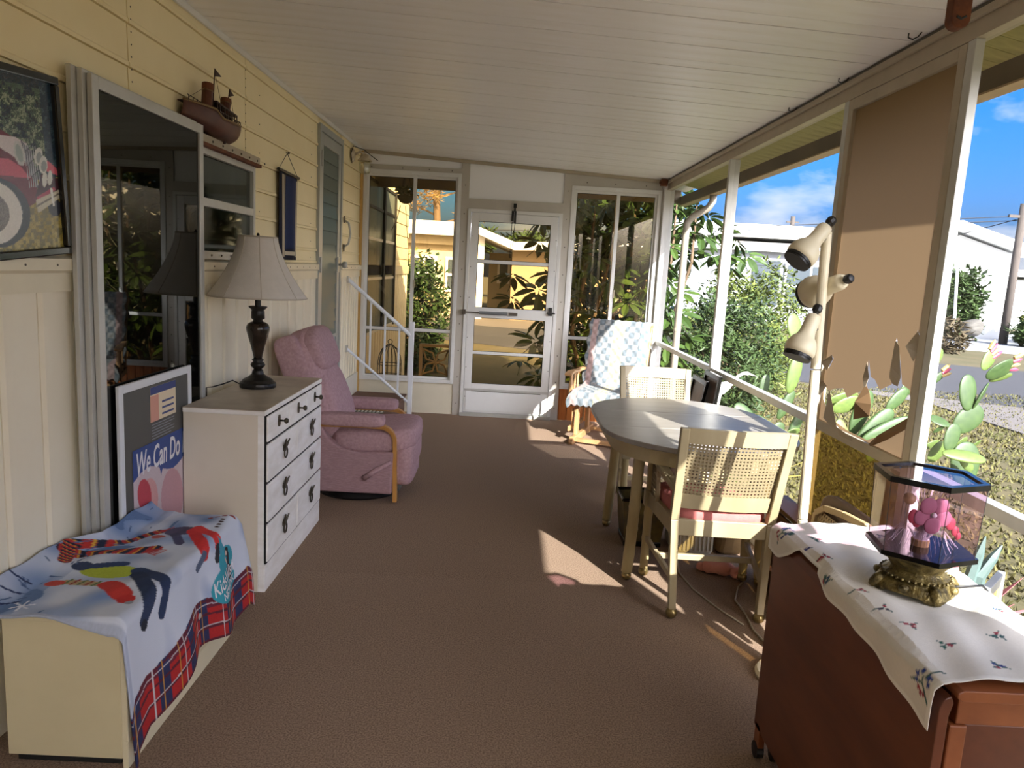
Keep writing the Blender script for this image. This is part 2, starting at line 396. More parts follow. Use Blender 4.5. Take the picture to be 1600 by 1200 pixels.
def panel(x0, x1, zb, m, y=.01):
    P('transom_panel', MB().hexa([(x0, y0 + y, zb), (x1, y0 + y, zb), (x1, y1, zb), (x0, y1, zb), (x0, y0 + y, cz(x0) - .03), (x1, y0 + y, cz(x1) - .03), (x1, y1, cz(x1) - .03), (x0, y1, cz(x0) - .03)]), m, wf)
panel(XL, -.503, 2.43, 'translucent_panel'); panel(-.425, .50, 2.157, 'translucent_panel'); panel(.575, 1.455, 2.335, 'alu_post', .004)
P('header', B(XL + .02, -.503, y0 - .01, y1, 2.386, 2.432), 'alu_post', wf); P('header', B(-.425, .50, y0 - .012, y1, 2.062, 2.160), 'alu_post', wf)
s = MB()
for x in (-1.38, -1.08, -.82, -.6, .72, 1.0, 1.3): s.lathe([(.006, 0), (.006, .003), (.001, .006)], 6, (x, y0 - (.01 if x < 0 else -.004), 2.408 if x < 0 else 2.372), Matrix.Rotation(R(90), 3, 'X'))
P('screws', s, 'screw', wf)['kind'] = 'stuff'
def pane(name, x0, x1, z0, z1, y, m, par):
    o = P(name, B(x0, x1, y, y + .005, z0, z1), m, par); g = .0045
    P('dark_line', MB().box(x0, x0 + g, y - .004, y - .0005, z0, z1).box(x1 - g, x1, y - .004, y - .0005, z0, z1).box(x0 + g, x1 - g, y - .004, y - .0005, z0, z0 + g).box(x0 + g, x1 - g, y - .004, y - .0005, z1 - g, z1), 'dark_line', par)  # thin dark strips stand in for the shadow gaps round the pane
def slider(n, x0, x1, z0, z1, xm, zr, tagx):
    w = sempty(n, (x0, YF, z0))
    F = lambda nm, a, b, c, d, e, f: P(nm, B(a, b, c, d, e, f), 'alu_white', w, bevel=.002)
    F('outer_frame', x0, x0 + .035, y0 - .022, y1, z0, z1); F('outer_frame', x1 - .035, x1, y0 - .022, y1, z0, z1)
    F('outer_frame', x0 + .035, x1 - .035, y0 - .022, y1, z1 - .040, z1); F('outer_frame', x0 + .035, x1 - .035, y0 - .022, y1, z0, z0 + .035)
    a, b, c, d = x0 + .035, x1 - .035, z0 + .035, z1 - .040
    for (l, r, yo, g) in ((a, xm + .018, .0, .010), (xm - .018, b, .022, .03)):
        sw = .022
        F('sash_stile', l, l + sw, y0 + yo - .004, y0 + yo + .018, c, d); F('sash_stile', r - .034 if l == a else r - sw, r, y0 + yo - .004, y0 + yo + .018, c, d)
        F('sash_rail', l + sw, r - sw, y0 + yo - .002, y0 + yo + .016, c, c + .022); F('sash_rail', l + sw, r - sw, y0 + yo - .002, y0 + yo + .016, d - .025, d); F('sash_rail', l + sw, r - sw, y0 + yo - .002, y0 + yo + .016, zr - .016, zr + .016)
        pane('pane', l + sw, r - sw, zr + .016, d - .025, y0 + yo + .006, 'glass_bronze', w); pane('pane', l + sw, r - sw, c + .022, zr - .016, y0 + yo + .006, 'glass_bronze', w)
    P('latch', B(xm + .019, xm + .029, y0 - .016, y0 - .004, zr + .42, zr + .50), 'alu_tan', w)
    P('badge', B(xm - .03, xm + .03, y0 - .0235, y0 - .022, z1 - .028, z1 - .016), 'white_panel', w)
slider('window_1', -1.455, -.503, .317, 2.386, -.955, .842, 0)
slider('window_2', .575, 1.455, .326, 2.335, 1.035, .850, 0)
# ---- far screen door
d2 = sempty('door_1', (0, YF, 0))
DF = lambda nm, a, b, c, d, e, f, m='alu_white', par=None: P(nm, B(a, b, c, d, e, f), m, par or d2, bevel=.002)
DF('jamb', -.425, -.395, y0 - .03, y1, 0, 2.062); DF('jamb', .468, .50, y0 - .03, y1, 0, 2.062); DF('jamb', -.395, .468, y0 - .03, y1, 2.03, 2.062)
DF('threshold', -.425, .50, y0 - .05, y1, 0, .035, 'aluminium')
sx0, sx1 = -.39, .463
DF('stile', sx0, sx0 + .072, y0 - .026, y0 + .012, .04, 2.025); DF('stile', sx1 - .072, sx1, y0 - .026, y0 + .012, .04, 2.025)
for a, b in ((1.945, 2.025), (1.005, 1.105), (.262, .335), (.04, .062)): DF('rail', sx0 + .072, sx1 - .072, y0 - .026, y0 + .012, a, b)
for a, b in ((1.542, 1.575), (.636, .664)): DF('glazing_bar', sx0 + .072, sx1 - .072, y0 - .016, y0 + .006, a, b)
for a, b in ((1.575, 1.945), (1.105, 1.542), (.664, 1.005), (.335, .636)): pane('pane', sx0 + .072, sx1 - .072, a, b, y0 - .004, 'glass_bronze', d2)
DF('kick_plate', sx0 + .02, sx1 - .02, y0 - .036, y0 - .026, .062, .255, 'white_panel')
DF('sweep', sx0, sx1, y0 - .034, y0 - .026, .262, .285, 'aluminium')
c = P('door_closer', MB().tube([(sx0 + .12, y0 - .055, 1.055), (sx0 + .40, y0 - .055, 1.055)], .016, 12), 'closer_metal', d2, smooth=False)
P('rod', MB().tube([(sx0 - .03, y0 - .055, 1.055), (sx0 + .12, y0 - .055, 1.055)], .006, 8), 'screw', c); P('bracket', B(sx0 - .05, sx0 - .015, y0 - .065, y0 - .026, 1.03, 1.08), 'screw', c); P('bracket', B(sx0 + .42, sx0 + .50, y0 - .05, y0 - .026, 1.04, 1.07), 'screw', c)
h = P('latch_handle', MB().box(sx1 - .045, sx1 - .01, y0 - .05, y0 - .026, 1.06, 1.14).bar((sx1 - .06, y0 - .06, 1.085), (sx1 + .02, y0 - .06, 1.085), .012, .014), 'black', d2)
s = MB()
for z in (.2, .5, .8, 1.2, 1.5, 1.8):
    for x in (sx0 + .012, sx1 - .012): s.lathe([(.005, 0), (.005, .003), (.001, .005)], 6, (x, y0 - .026, z), Matrix.Rotation(R(90), 3, 'X'))
P('screws', s, 'screw', d2)['kind'] = 'stuff'
# ---- right screen wall
wr = sempty('wall_right', (XR, 2.5, 0))
A = lambda nm, a, b, c, d, e, f, m='aluminium': P(nm, B(a, b, c, d, e, f), m, wr, bevel=.002)
A('header_beam', XR - .005, XR + .05, YB, YF, 2.335, 2.395, 'alu_tan'); A('header_beam', XR - .02, XR + .05, YB, YF, 2.395, 2.418, 'alu_tan'); A('shadow_gap', XR - .012, XR + .05, YB, YF, 2.419, 2.434, 'alu_dark')
A('sill_plate', XR, XR + .05, YB, YF, 0, .05); 
mull = [-.75, .62, 1.60, 2.585, 3.50, 5.30]
ed = [YB] + mull + [YF]
for i in range(len(ed) - 1):
    a, b = ed[i] + .02, ed[i + 1] - .02
    if not (2.5 < ed[i] < 2.7): A('mid_rail', XR, XR + .045, a, b, .835, .875)
for k, yy in enumerate(mull): A('mullion', XR - .004, XR + (.028 if 2 < yy < 4 else .066), yy - .022, yy + .022, .05, 2.335)
A('corner_post', XR - .03, XR + .066, YF - .07, YF, 0, 2.40, 'alu_white')
for i in range(len(ed) - 1):
    a, b = ed[i] + .02, ed[i + 1] - .02
    for (c, d) in ((.05, .835), (.875, 2.335)):
        if 2.5 < ed[i] < 2.7: continue
        P('screen_mesh', MB().add([(XR + .03, a, c), (XR + .03, b, c), (XR + .03, b, d), (XR + .03, a, d)], [(0, 1, 2, 3)]), 'bug_screen' if ed[i] > .5 or ed[i] < -1 else 'sun_screen', wr)
# ================================================================== LEFT SIDE
# ---- louvred side door up two steps
mat('door_grey', (172, 176, 172), .4, metal=.2, var=.06); mat('door_panel', (178, 184, 188), .4, var=.06, vscale=3)
sdoor = sempty('door_2', (XL, DY0, DZ0))
S = lambda nm, y0, y1, z0, z1, x0=XL - .03, x1=XL + .012, m='door_grey', **k: P(nm, B(x0, x1, y0, y1, z0, z1), m, sdoor, bevel=.002, **k)
S('frame', DY0, DY0 + .045, DZ0, DZ1, x1=XL + .02); S('frame', DY1 - .045, DY1, DZ0, DZ1, x1=XL + .02); S('frame', DY0 + .045, DY1 - .045, DZ1 - .05, DZ1, x1=XL + .02); S('frame', DY0, DY1, DZ0 - .03, DZ0, x1=XL + .03)
a, b = DY0 + .05, DY1 - .05
S('stile', a, a + .085, DZ0 + .01, DZ1 - .055); S('stile', b - .085, b, DZ0 + .01, DZ1 - .055); S('rail', a + .085, b - .085, DZ1 - .14, DZ1 - .055); S('rail', a + .085, b - .085, .84, .87)
S('lower_panel', a + .085, b - .085, DZ0 + .01, .84, x1=XL + .004, m='door_panel')
S('back_panel', a + .085, b - .085, .87, DZ1 - .14, x0=XL - .07, x1=XL - .06, m='black_soft')
nl = 14; hz = (DZ1 - .14 - .87) / nl
for i in range(nl):
    z = .87 + i * hz
    P('glass_slat', MB().hexa([(XL + .004, a + .087, z), (XL + .009, a + .087, z), (XL + .009, b - .087, z), (XL + .004, b - .087, z), (XL - .008, a + .087, z + hz + .008), (XL - .003, a + .087, z + hz + .008), (XL - .003, b - .087, z + hz + .008), (XL - .008, b - .087, z + hz + .008)]), 'glass_jalousie', sdoor)
for z in (.75, 1.45, 2.25): P('hinge', MB().tube([(XL + .026, DY0 + .044, z - .06), (XL + .026, DY0 + .044, z + .06)], .008, 8), 'aluminium', sdoor)
k = P('knob', MB().lathe([(.010, 0), (.012, .03), (.026, .04), (.030, .055), (.026, .07), (.006, .075)], 16, (XL + .012, b - .04, 1.455), Matrix.Rotation(R(90), 3, 'Y')), 'aluminium', sdoor, smooth=True)
P('lock_plate', B(XL + .012, XL + .017, b - .065, b - .015, 1.39, 1.52), 'aluminium', sdoor)
# grab handle beside the door
g = thing('grab_handle', 'curved white metal grab handle screwed to the siding beside the louvred door', 'handle', (XL, 6.66, 1.60))
P('bar', MB().tube([(XL + .005, 6.655, 1.61), (XL + .045, 6.66, 1.64), (XL + .06, 6.665, 1.73), (XL + .045, 6.66, 1.82), (XL + .005, 6.655, 1.845)], .009, 8), 'aluminium', g, smooth=True)
for z in (1.605, 1.85): P('foot_plate', B(XL + .004, XL + .010, 6.635, 6.675, z - .03, z + .03), 'screw', g)
# ---- house window with lace behind the glass
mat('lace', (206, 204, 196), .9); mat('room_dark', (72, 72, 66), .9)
w3 = sempty('window_3', (XL, WY0, WZ0))
Wp = lambda nm, y0, y1, z0, z1, x0=XL - .02, x1=XL + .022, m='aluminium': P(nm, B(x0, x1, y0, y1, z0, z1), m, w3, bevel=.002)
Wp('frame', WY0, WY0 + .03, WZ0, WZ1); Wp('frame', WY1 - .03, WY1, WZ0, WZ1); Wp('frame', WY0 + .03, WY1 - .03, WZ1 - .035, WZ1); Wp('sill', WY0, WY1, WZ0 - .005, WZ0 + .035, x1=XL + .03); Wp('meeting_rail', WY0 + .03, WY1 - .03, 1.715, 1.755)
Wp('awning_track', WY0 - .02, WY1 + .02, WZ1 + .004, WZ1 + .05, x1=XL + .04, m='alu_tan'); Wp('rusty_lip', WY0 - .02, WY1 + .02, WZ1 - .006, WZ1 + .012, x0=XL + .02, x1=XL + .05, m='rust')
for z0, z1 in ((WZ0 + .035, 1.715), (1.755, WZ1 - .035)): Wp('pane', WY0 + .03, WY1 - .03, z0, z1, x0=XL - .004, x1=XL + .001, m='glass_house')
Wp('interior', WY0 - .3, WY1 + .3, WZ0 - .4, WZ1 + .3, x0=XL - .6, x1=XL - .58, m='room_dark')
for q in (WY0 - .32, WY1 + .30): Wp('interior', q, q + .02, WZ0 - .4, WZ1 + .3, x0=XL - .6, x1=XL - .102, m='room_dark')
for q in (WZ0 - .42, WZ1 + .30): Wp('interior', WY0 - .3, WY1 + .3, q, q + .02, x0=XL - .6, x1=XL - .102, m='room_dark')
for (zt, zb) in ((1.70, 1.56),):
    for q in range(2): Wp('inner_bar', WY0 + .03, WY1 - .03, zb - q * .05, zb - q * .05 + .012, x0=XL - .03, x1=XL - .02, m='alu_white')
mb = MB().sheet(lambda u, v: (XL - .07 + .012 * math.sin(u * 60), WY0 + u * 1.0, WZ1 - v * .20 - .02 * abs(math.sin(u * 22))), 60, 6)
P('curtain', mb, 'lace', w3)
s = MB()
for i in range(8): s.lathe([(.006, 0), (.006, .003), (.001, .006)], 6, (XL + .04, WY0 + .06 + i * .125, WZ1 + .028), Matrix.Rotation(R(90), 3, 'Y'))
for i in range(8): s.lathe([(.006, 0), (.006, .003), (.001, .006)], 6, (XL + .03, WY0 + .06 + i * .125, WZ0 + .015), Matrix.Rotation(R(90), 3, 'Y'))
P('screws', s, 'screw', w3)['kind'] = 'stuff'
# ---- model steamship on the wall (half hull)
mat('copper', (104, 64, 46), .42, metal=.4, rgb2=(74, 42, 32), vscale=9); mat('copper_dark', (60, 38, 30), .5, metal=.3, rgb2=(50, 32, 26), vscale=15); mat('brass_dull', (122, 98, 62), .45, metal=.6)
sh = thing('model_ship', 'copper model steamship with two funnels and little flags mounted high on the siding', 'model ship', (XL, 3.6, 2.03))
ys0, ys1 = 3.345, 3.885
def hull(u, v):
    y = ys0 + u * (ys1 - ys0); w = math.sin(min(u * 1.25 + .08, 1) * math.pi / 2) ** .7 * (1 - max(0, (u - .86) / .14) ** 2 * .75)
    deck = 2.150 - .03 * min(1, max(0, (u - .38) / .1)) + .004 * u
    keel = 2.085 - .045 * min(1, u * 1.6); a = v * math.pi / 2
    return (XL + .008 + .105 * w * math.cos(a) ** .6, y, deck - (deck - keel) * math.sin(a))
hl = P('hull', MB().sheet(hull, 28, 10), 'copper', sh, smooth=True, solid=.004)
P('gunwale', MB().tube([hull(i / 24, 0) for i in range(25)], .005, 6), 'brass_dull', hl)
P('deck', MB().sheet(lambda u, v: (XL + .006 + (hull(u, 0)[0] - XL - .008) * v, ys0 + u * (ys1 - ys0), hull(u, 0)[2] - .006), 24, 2), 'copper_dark', sh, solid=.004)
P('keel_knob', MB().lathe([(.006, 0), (.009, .012), (.004, .02)], 8, (XL + .05, ys1 - .12, 2.028)), 'copper_dark', sh)
for (yy, zb, h_, lean) in ((3.535, 2.135, .125, .02), (3.755, 2.165, .075, .02)):
    f_ = P('funnel', MB().tube([(XL + .055, yy, zb), (XL + .055, yy + lean, zb + h_)], .024, 14), 'copper', sh, smooth=False)
    P('funnel_band', MB().tube([(XL + .055, yy + lean * .72, zb + h_ * .72), (XL + .055, yy + lean * .76, zb + h_ * .76)], .0255, 14), 'brass_dull', f_)
    P('funnel_cap', MB().tube([(XL + .055, yy + lean * .78, zb + h_ * .78), (XL + .055, yy + lean, zb + h_ * 1.01)], .0255, 14), 'rust', f_)
for (yy, zb, zt, fl2) in ((3.59, 2.12, 2.345, .07), (3.775, 2.2, 2.295, .045)):
    ms = P('mast', MB().tube([(XL + .06, yy, zb), (XL + .06, yy + .035, zt)], .003, 6), 'copper_dark', sh)
    P('flag', MB().add([(XL + .06, yy + .035, zt), (XL + .06, yy + .032, zt - .035), (XL + .064, yy + .035 + fl2, zt - .02)], [(0, 1, 2)]), 'copper_dark', ms, solid=.002)
P('upper_deck', MB().hexa([(XL + .01, 3.6, 2.19), (XL + .08, 3.6, 2.19), (XL + .08, 3.86, 2.172), (XL + .01, 3.86, 2.172), (XL + .01, 3.6, 2.198), (XL + .08, 3.6, 2.198), (XL + .08, 3.86, 2.182), (XL + .01, 3.86, 2.182)]), 'copper_dark', sh)
m = MB(); m2 = MB()
for i in range(9): yy = 3.60 + i * .031; m.tube([(XL + .082, yy, 2.12), (XL + .080, yy, 2.192 - i * .002)], .003, 5)
for i in range(13): yy = 3.60 + i * .0215; m2.tube([(XL + .095, yy, 2.118), (XL + .095, yy, 2.150)], .0022, 5)
m2.tube([(XL + .095, 3.59, 2.150), (XL + .09, 3.87, 2.150)], .0025, 5)
for i in range(4): m2.tube([(XL + .05, 3.36 + i * .045, 2.146), (XL + .05, 3.36 + i * .045, 2.17)], .002, 5)
m2.tube([(XL + .05, 3.35, 2.17), (XL + .05, 3.5, 2.165)], .002, 5)
P('deck_posts', m, 'copper_dark', sh); P('railing', m2, 'copper_dark', sh)
P('cabin', B(XL + .008, XL + .06, 3.62, 3.84, 2.12, 2.17), 'copper_dark', sh, bevel=.003)
for a_, b_ in (((XL + .05, 3.36, 2.16), (XL + .055, 3.55, 2.25)), ((XL + .06, 3.62, 2.34), (XL + .06, 3.70, 2.2)), ((XL + .06, 3.81, 2.29), (XL + .06, 3.86, 2.18))): P('rigging_line', MB().tube([a_, b_], .0012, 4), 'brass_dull', sh)
# ---- blue hanging banner
mat('navy_cloth', (30, 48, 92), .85, var=.2, vscale=14, bump=.2, bscale=300); mat('stripe_cloth', (206, 194, 170), .85); mat('navy_dark', (24, 28, 48), .85)
bn = thing('wall_banner', 'navy blue cloth banner with pale stripes hung by a cord from a pin', 'banner', (XL, 4.95, 1.47))
yb0, yb1, zt, zb = 4.735, 5.13, 2.03, 1.478
bx = lambda y, z: XL + .022 + .010 * math.sin((y - yb0) * 30) * (1 - (z - zb) / (zt - zb) * .6)
def strip(a, b, c, d, dx=0.0): return MB().sheet(lambda u, v: (bx(a + u * (b - a), c + v * (d - c)) + dx, a + u * (b - a), c + v * (d - c)), 12, 10)
P('cloth', strip(yb0, yb1, zb, zt), 'navy_dark', bn, smooth=True, solid=.004)
P('blue_field', strip(yb0 + .13, yb1 - .035, zb + .07, zt - .02, .004), 'navy_cloth', bn, smooth=True, solid=.002)
for a, b in ((yb0 + .035, yb0 + .065), (yb0 + .085, yb0 + .11)): P('stripe', strip(a, b, zb + .02, zt - .02, .004), 'stripe_cloth', bn, smooth=True, solid=.002)
P('stripe', strip(yb1 - .03, yb1 - .012, zb + .02, zt - .03, .004), 'stripe_cloth', bn, solid=.002); P('stripe', strip(yb0 + .12, yb1 - .03, zb + .03, zb + .055, .004), 'stripe_cloth', bn, solid=.002)
P('rod', MB().tube([(XL + .022, yb0 - .02, zt + .004), (XL + .022, yb1 + .03, zt - .004)], .010, 8), 'black', bn)
P('cord', MB().tube([(XL + .02, yb0 + .0, zt + .01), (XL + .012, 4.93, 2.155), (XL + .02, yb1 + .0, zt + .005)], .0022, 5), 'screw', bn)
P('pin', MB().lathe([(.003, 0), (.003, .012), (.009, .016), (.006, .024)], 8, (XL + .003, 4.93, 2.158), Matrix.Rotation(R(90), 3, 'Y')), 'screw', bn)
# ---- porch lantern in the corner
mixmat('lantern_glass', ('Transparent', (236, 238, 226)), ('Glossy', (255, 255, 250), .15), .22); mat('lantern_white', (222, 214, 192), .5, rgb2=(170, 150, 120), vscale=18)
la = thing('wall_lantern', 'white jelly-jar porch lantern on the wall in the far corner under the eave', 'lantern', (XL, 6.95, 2.3))
M90 = Matrix.Rotation(R(90), 3, 'Y')
P('back_plate', MB().lathe([(.062, 0), (.062, .012), (.045, .022), (.012, .03)], 18, (XL + .004, 6.92, 2.44), M90), 'lantern_white', la)
P('arm', MB().tube([(XL + .02, 6.92, 2.44), (XL + .07, 6.95, 2.475), (XL + .11, 6.98, 2.46)], .010, 8), 'lantern_white', la, smooth=True)
P('hood', MB().lathe([(.008, .06), (.035, .05), (.045, .02), (.065, .0), (.066, -.008), (.05, -.006)], 20, (XL + .11, 6.98, 2.405), cap=False), 'lantern_white', la, smooth=True)
P('jar', MB().lathe([(.048, 0), (.052, -.03), (.052, -.085), (.042, -.108), (.02, -.112)], 20, (XL + .11, 6.98, 2.398)), 'lantern_glass', la, smooth=True)
P('wire', MB().tube([(XL + .02, 6.86, 2.36), (XL + .012, 6.84, 2.44), (XL + .02, 6.9, 2.515), (XL + .06, 7.2, 2.53), (XL + .1, 7.33, 2.50), (XL + .16, 7.36, 2.46)], .004, 6), 'black', la)
# ---- framed car picture
colmat('print', .25); colmat('print_matte', .6)
pl = Matrix.Identity(3)
PW = .80
def picpt(u, v, d=0.0):   # u along Y, v up: tilts off the wall towards its top
    y_, z_ = u - PW, .545 * v; a_ = R(4.6)
    return (XL + .016 + d, 2.478 + y_ * math.cos(a_) - z_ * math.sin(a_), 1.470 + y_ * math.sin(a_) + z_ * math.cos(a_))
car = thing('framed_picture', 'black framed print of a pink and chrome vintage car before dark trees', 'picture', (XL, 2.0, 1.45))
PW = .80
def fr(u0, u1, v0, v1, nm='frame', d=.022, m='black_gloss', mb=None): 
    q = [picpt(u0, v0), picpt(u1, v0), picpt(u1, v1), picpt(u0, v1), picpt(u0, v0, d), picpt(u1, v0, d), picpt(u1, v1, d), picpt(u0, v1, d)]
    return P(nm, MB().hexa(q), m, car, bevel=.004)
fr(0, PW, 0, .045); fr(0, PW, .955, 1); fr(0, .026, .045, .955); fr(PW - .026, PW, .045, .955)
nu, nv = 230, 190
uu, vv = np.meshgrid(np.linspace(.02, PW - .02, nu + 1), np.linspace(.04, .96, nv + 1), indexing='ij')
Yc, Zc = uu + 1.62 - .01, 1.452 + .545 * vv
col = np.zeros(uu.shape + (3,)); rn = np.random.rand(*uu.shape); rn2 = np.kron(np.random.rand(60, 48), np.ones((4, 4)))[:uu.shape[0], :uu.shape[1]]
def paint(mask, c, jit=.0):
    col[mask] = np.array(lin(c)) * (1 + jit * (rn[mask][:, None] - .5) * 2)
paint(np.ones(uu.shape, bool), (34, 48, 58), .4)
fol = rn2 * .6 + rn * .4 + .25 * np.sin(Yc * 60) * np.sin(Zc * 75)
paint((fol > .45) & (Zc < 1.95), (78, 98, 80), .4); paint((fol > .72) & (Zc < 1.93) & (Yc < 2.36), (140, 152, 126), .3); paint((Yc > 2.33), (36, 56, 72), .3); paint((fol > .8) & (Yc > 2.33), (64, 88, 96), .2)
hz_ = 1.700 - .06 * np.clip((2.43 - Yc) / .5, 0, 1)
paint(Zc < hz_, (150, 132, 58), .35); paint((Zc < hz_) & (rn2 > .6), (176, 158, 84), .3); paint((Zc < 1.60) & (rn2 < .35), (122, 112, 62), .3)
sh_ = -.055   # print drawn for the visible corner
pg = lambda pts, c, j=.08: paint(inpoly(Yc, Zc, pts), c, j)
pg([(1.7, 1.60), (1.7, 1.86), (1.95, 1.87), (2.18, 1.80), (2.25, 1.76), (2.28, 1.62), (2.1, 1.56)], (112, 40, 54))
pg([(1.75, 1.80), (1.78, 1.93), (2.0, 1.93), (2.08, 1.81)], (46, 52, 60))
pg([(2.02, 1.74), (2.16, 1.735), (2.21, 1.715), (2.245, 1.685), (2.10, 1.69)], (206, 92, 112))
pg([(2.12, 1.80), (2.19, 1.80), (2.245, 1.785), (2.19, 1.74), (2.12, 1.765)], (214, 204, 204)); pg([(2.215, 1.795), (2.262, 1.765), (2.285, 1.64), (2.245, 1.70), (2.225, 1.76)], (104, 104, 112), .35)
for yy in np.linspace(2.228, 2.28, 6): paint(nearseg(Yc, Zc, (yy, 1.78), (yy + .01, 1.66), .0015), (196, 196, 200))
paint(inell(Yc, Zc, 2.205, 1.755, .024, .036, .3), (200, 200, 196), .1); paint(inell(Yc, Zc, 2.205, 1.755, .015, .026, .3), (160, 170, 166))
pg([(2.30, 1.742), (2.34, 1.742), (2.38, 1.722), (2.392, 1.698), (2.325, 1.71)], (214, 104, 122)); 
for (yy, zz) in ((2.295, 1.752), (2.315, 1.728)): paint(inell(Yc, Zc, yy, zz, .020, .028, -.5), (214, 214, 206), .08); paint(inell(Yc, Zc, yy + .002, zz - .004, .013, .018, -.5), (150, 158, 156), .08)
pg([(2.26, 1.63), (2.30, 1.70), (2.39, 1.69), (2.39, 1.64)], (74, 40, 50)); 
for (yy, zz) in ((2.315, 1.684), (2.343, 1.690)): paint(inell(Yc, Zc, yy, zz, .012, .024, -.3), (220, 220, 212), .06)
pg([(2.27, 1.632), (2.36, 1.664), (2.37, 1.655), (2.27, 1.62)], (176, 64, 90))
paint(inell(Yc, Zc, 2.08, 1.585, .150, .098), (44, 50, 60), .2); paint(inell(Yc, Zc, 2.06, 1.585, .132, .088), (222, 218, 208), .06); paint(inell(Yc, Zc, 2.05, 1.585, .085, .058), (120, 112, 106), .3)
paint(inell(Yc, Zc, 2.355, 1.600, .035, .028), (50, 52, 62), .2)
pg([(2.262, 1.622), (2.405, 1.661), (2.412, 1.640), (2.268, 1.583)], (206, 200, 176), .1); paint(nearseg(Yc, Zc, (2.262, 1.603), (2.405, 1.650), .003), (120, 112, 100)); paint(nearseg(Yc, Zc, (2.345, 1.655), (2.35, 1.61), .006), (232, 230, 220))
mb = MB(); mb.v = [picpt(a_, b_, .008) for a_, b_ in zip(uu.ravel(), vv.ravel())]
mb.f = [(i*(nv+1)+j, (i+1)*(nv+1)+j, (i+1)*(nv+1)+j+1, i*(nv+1)+j+1) for i in range(nu) for j in range(nv)]
P('print', mb, 'print', car, colors=col.reshape(-1, 3), fix=False)
fr(.01, PW - .01, .02, .98, 'backing', .004, 'black')
# ---- stack of loose window panels leaning on the wall
def lean_panel(label, yl, yr, xb, xt, zb, zt, glass, fw=.055, th=.028):
    t = thing('window_panel', label, 'window panel', (xb, (yl + yr) / 2, zb), group='loose window panels leaning on the wall')
    def pt(y, s, d=0.0): return (xb + (xt - xb) * s + d, y, zb + (zt - zb) * s)
    def fb(nm, ya, yb_, s0, s1, m='aluminium', d0=0.0, d1=th):
        P(nm, MB().hexa([pt(ya, s0, d0), pt(yb_, s0, d0), pt(yb_, s1, d0), pt(ya, s1, d0), pt(ya, s0, d1), pt(yb_, s0, d1), pt(yb_, s1, d1), pt(ya, s1, d1)]), m, t, bevel=.002)
    k = fw / (zt - zb)
    fb('stile', yl, yl + fw, 0, 1); fb('stile', yr - fw, yr, 0, 1); fb('rail', yl + fw, yr - fw, 0, k); fb('rail', yl + fw, yr - fw, 1 - k, 1)
    fb('glass', yl + fw, yr - fw, k, 1 - k, glass, th * .3, th * .55)
    return t
lean_panel('dark glass panel at the front of the leaning stack, pale metal frame', 2.535, 3.425, -1.412, -1.410, .004, 2.055, 'glass_dark', fw=.040, th=.018)
lean_panel('narrow-edged window panel sandwiched in the middle of the leaning stack', 2.515, 3.40, -1.432, -1.431, .004, 2.066, 'glass_dark', fw=.05, th=.018)
lean_panel('window panel at the back of the leaning stack, against the siding', 2.488, 3.37, -1.451, -1.450, .004, 2.070, 'glass_dark', fw=.05, th=.017)
# ---- white framed display with poster
mat('white_paint', (226, 230, 234), .4); mat('mat_board', (86, 86, 82), .5, var=.1, vscale=6)
po = thing('framed_poster', 'white framed grey mat board holding a blue poster lettered We Can Do It', 'poster', (-1.385, 2.93, 0))
QY0, QY1, QZ0, QZ1 = 2.625, 3.24, .48, 1.003
def qpt(y, z, d=0.0): return (-1.393 + d, y, z)
def qb(nm, y0, y1, z0, z1, m, d0=0.0, d1=.014, **k):
    return P(nm, MB().hexa([qpt(y0, z0, d0), qpt(y1, z0, d0), qpt(y1, z1, d0), qpt(y0, z1, d0), qpt(y0, z0, d1), qpt(y1, z0, d1), qpt(y1, z1, d1), qpt(y0, z1, d1)]), m, po, **k)
PZ0 = .02
qb('frame', QY0, QY0 + .032, PZ0, QZ1, 'white_paint', bevel=.003); qb('frame', QY1 - .032, QY1, PZ0, QZ1, 'white_paint', bevel=.003); qb('frame', QY0 + .032, QY1 - .032, QZ1 - .032, QZ1, 'white_paint', bevel=.003); qb('frame', QY0 + .032, QY1 - .032, PZ0, PZ0 + .032, 'white_paint', bevel=.003)
qb('mat_board', QY0 + .032, QY1 - .032, PZ0 + .032, QZ1 - .032, 'mat_board', .004, .010)
nu, nv = 120, 150
PY0, PY1, PP0, PP1 = 2.715, 3.20, .22, .740
yy, zz = np.meshgrid(np.linspace(PY0, PY1, nu + 1), np.linspace(PP0, PP1, nv + 1), indexing='ij'); col = np.zeros(yy.shape + (3,)); rn = np.random.rand(*yy.shape)
Yc, Zc = yy, zz
paint(np.ones(yy.shape, bool), (206, 190, 194), .04); paint(Zc > .617 + .03 * np.sin((Yc - PY0) * 14), (52, 78, 142), .05); pg([(2.927, .625), (2.967, .625), (2.94, .585)], (52, 78, 142))
paint(inell(Yc, Zc, 2.835, .50, .075, .10), (214, 160, 158), .04); paint(inell(Yc, Zc, 2.80, .54, .05, .075, .4), (196, 70, 84), .04); paint(inell(Yc, Zc, 3.04, .46, .10, .13, .3), (196, 152, 160), .04)   # plain generic stand-in colours
mb = MB(); mb.v = [qpt(a_, b_, .0118) for a_, b_ in zip(yy.ravel(), zz.ravel())]; mb.f = [(i*(nv+1)+j, (i+1)*(nv+1)+j, (i+1)*(nv+1)+j+1, i*(nv+1)+j+1) for i in range(nu) for j in range(nv)]
ps = P('poster', mb, 'print_matte', po, colors=col.reshape(-1, 3), fix=False)
mat('letter_white', (232, 232, 236), .6); mat('letter_grey', (150, 156, 166), .6); mat('letter_blue', (64, 76, 130), .6); mat('peach', (220, 160, 140), .6); mat('cream_card', (232, 214, 182), .6)
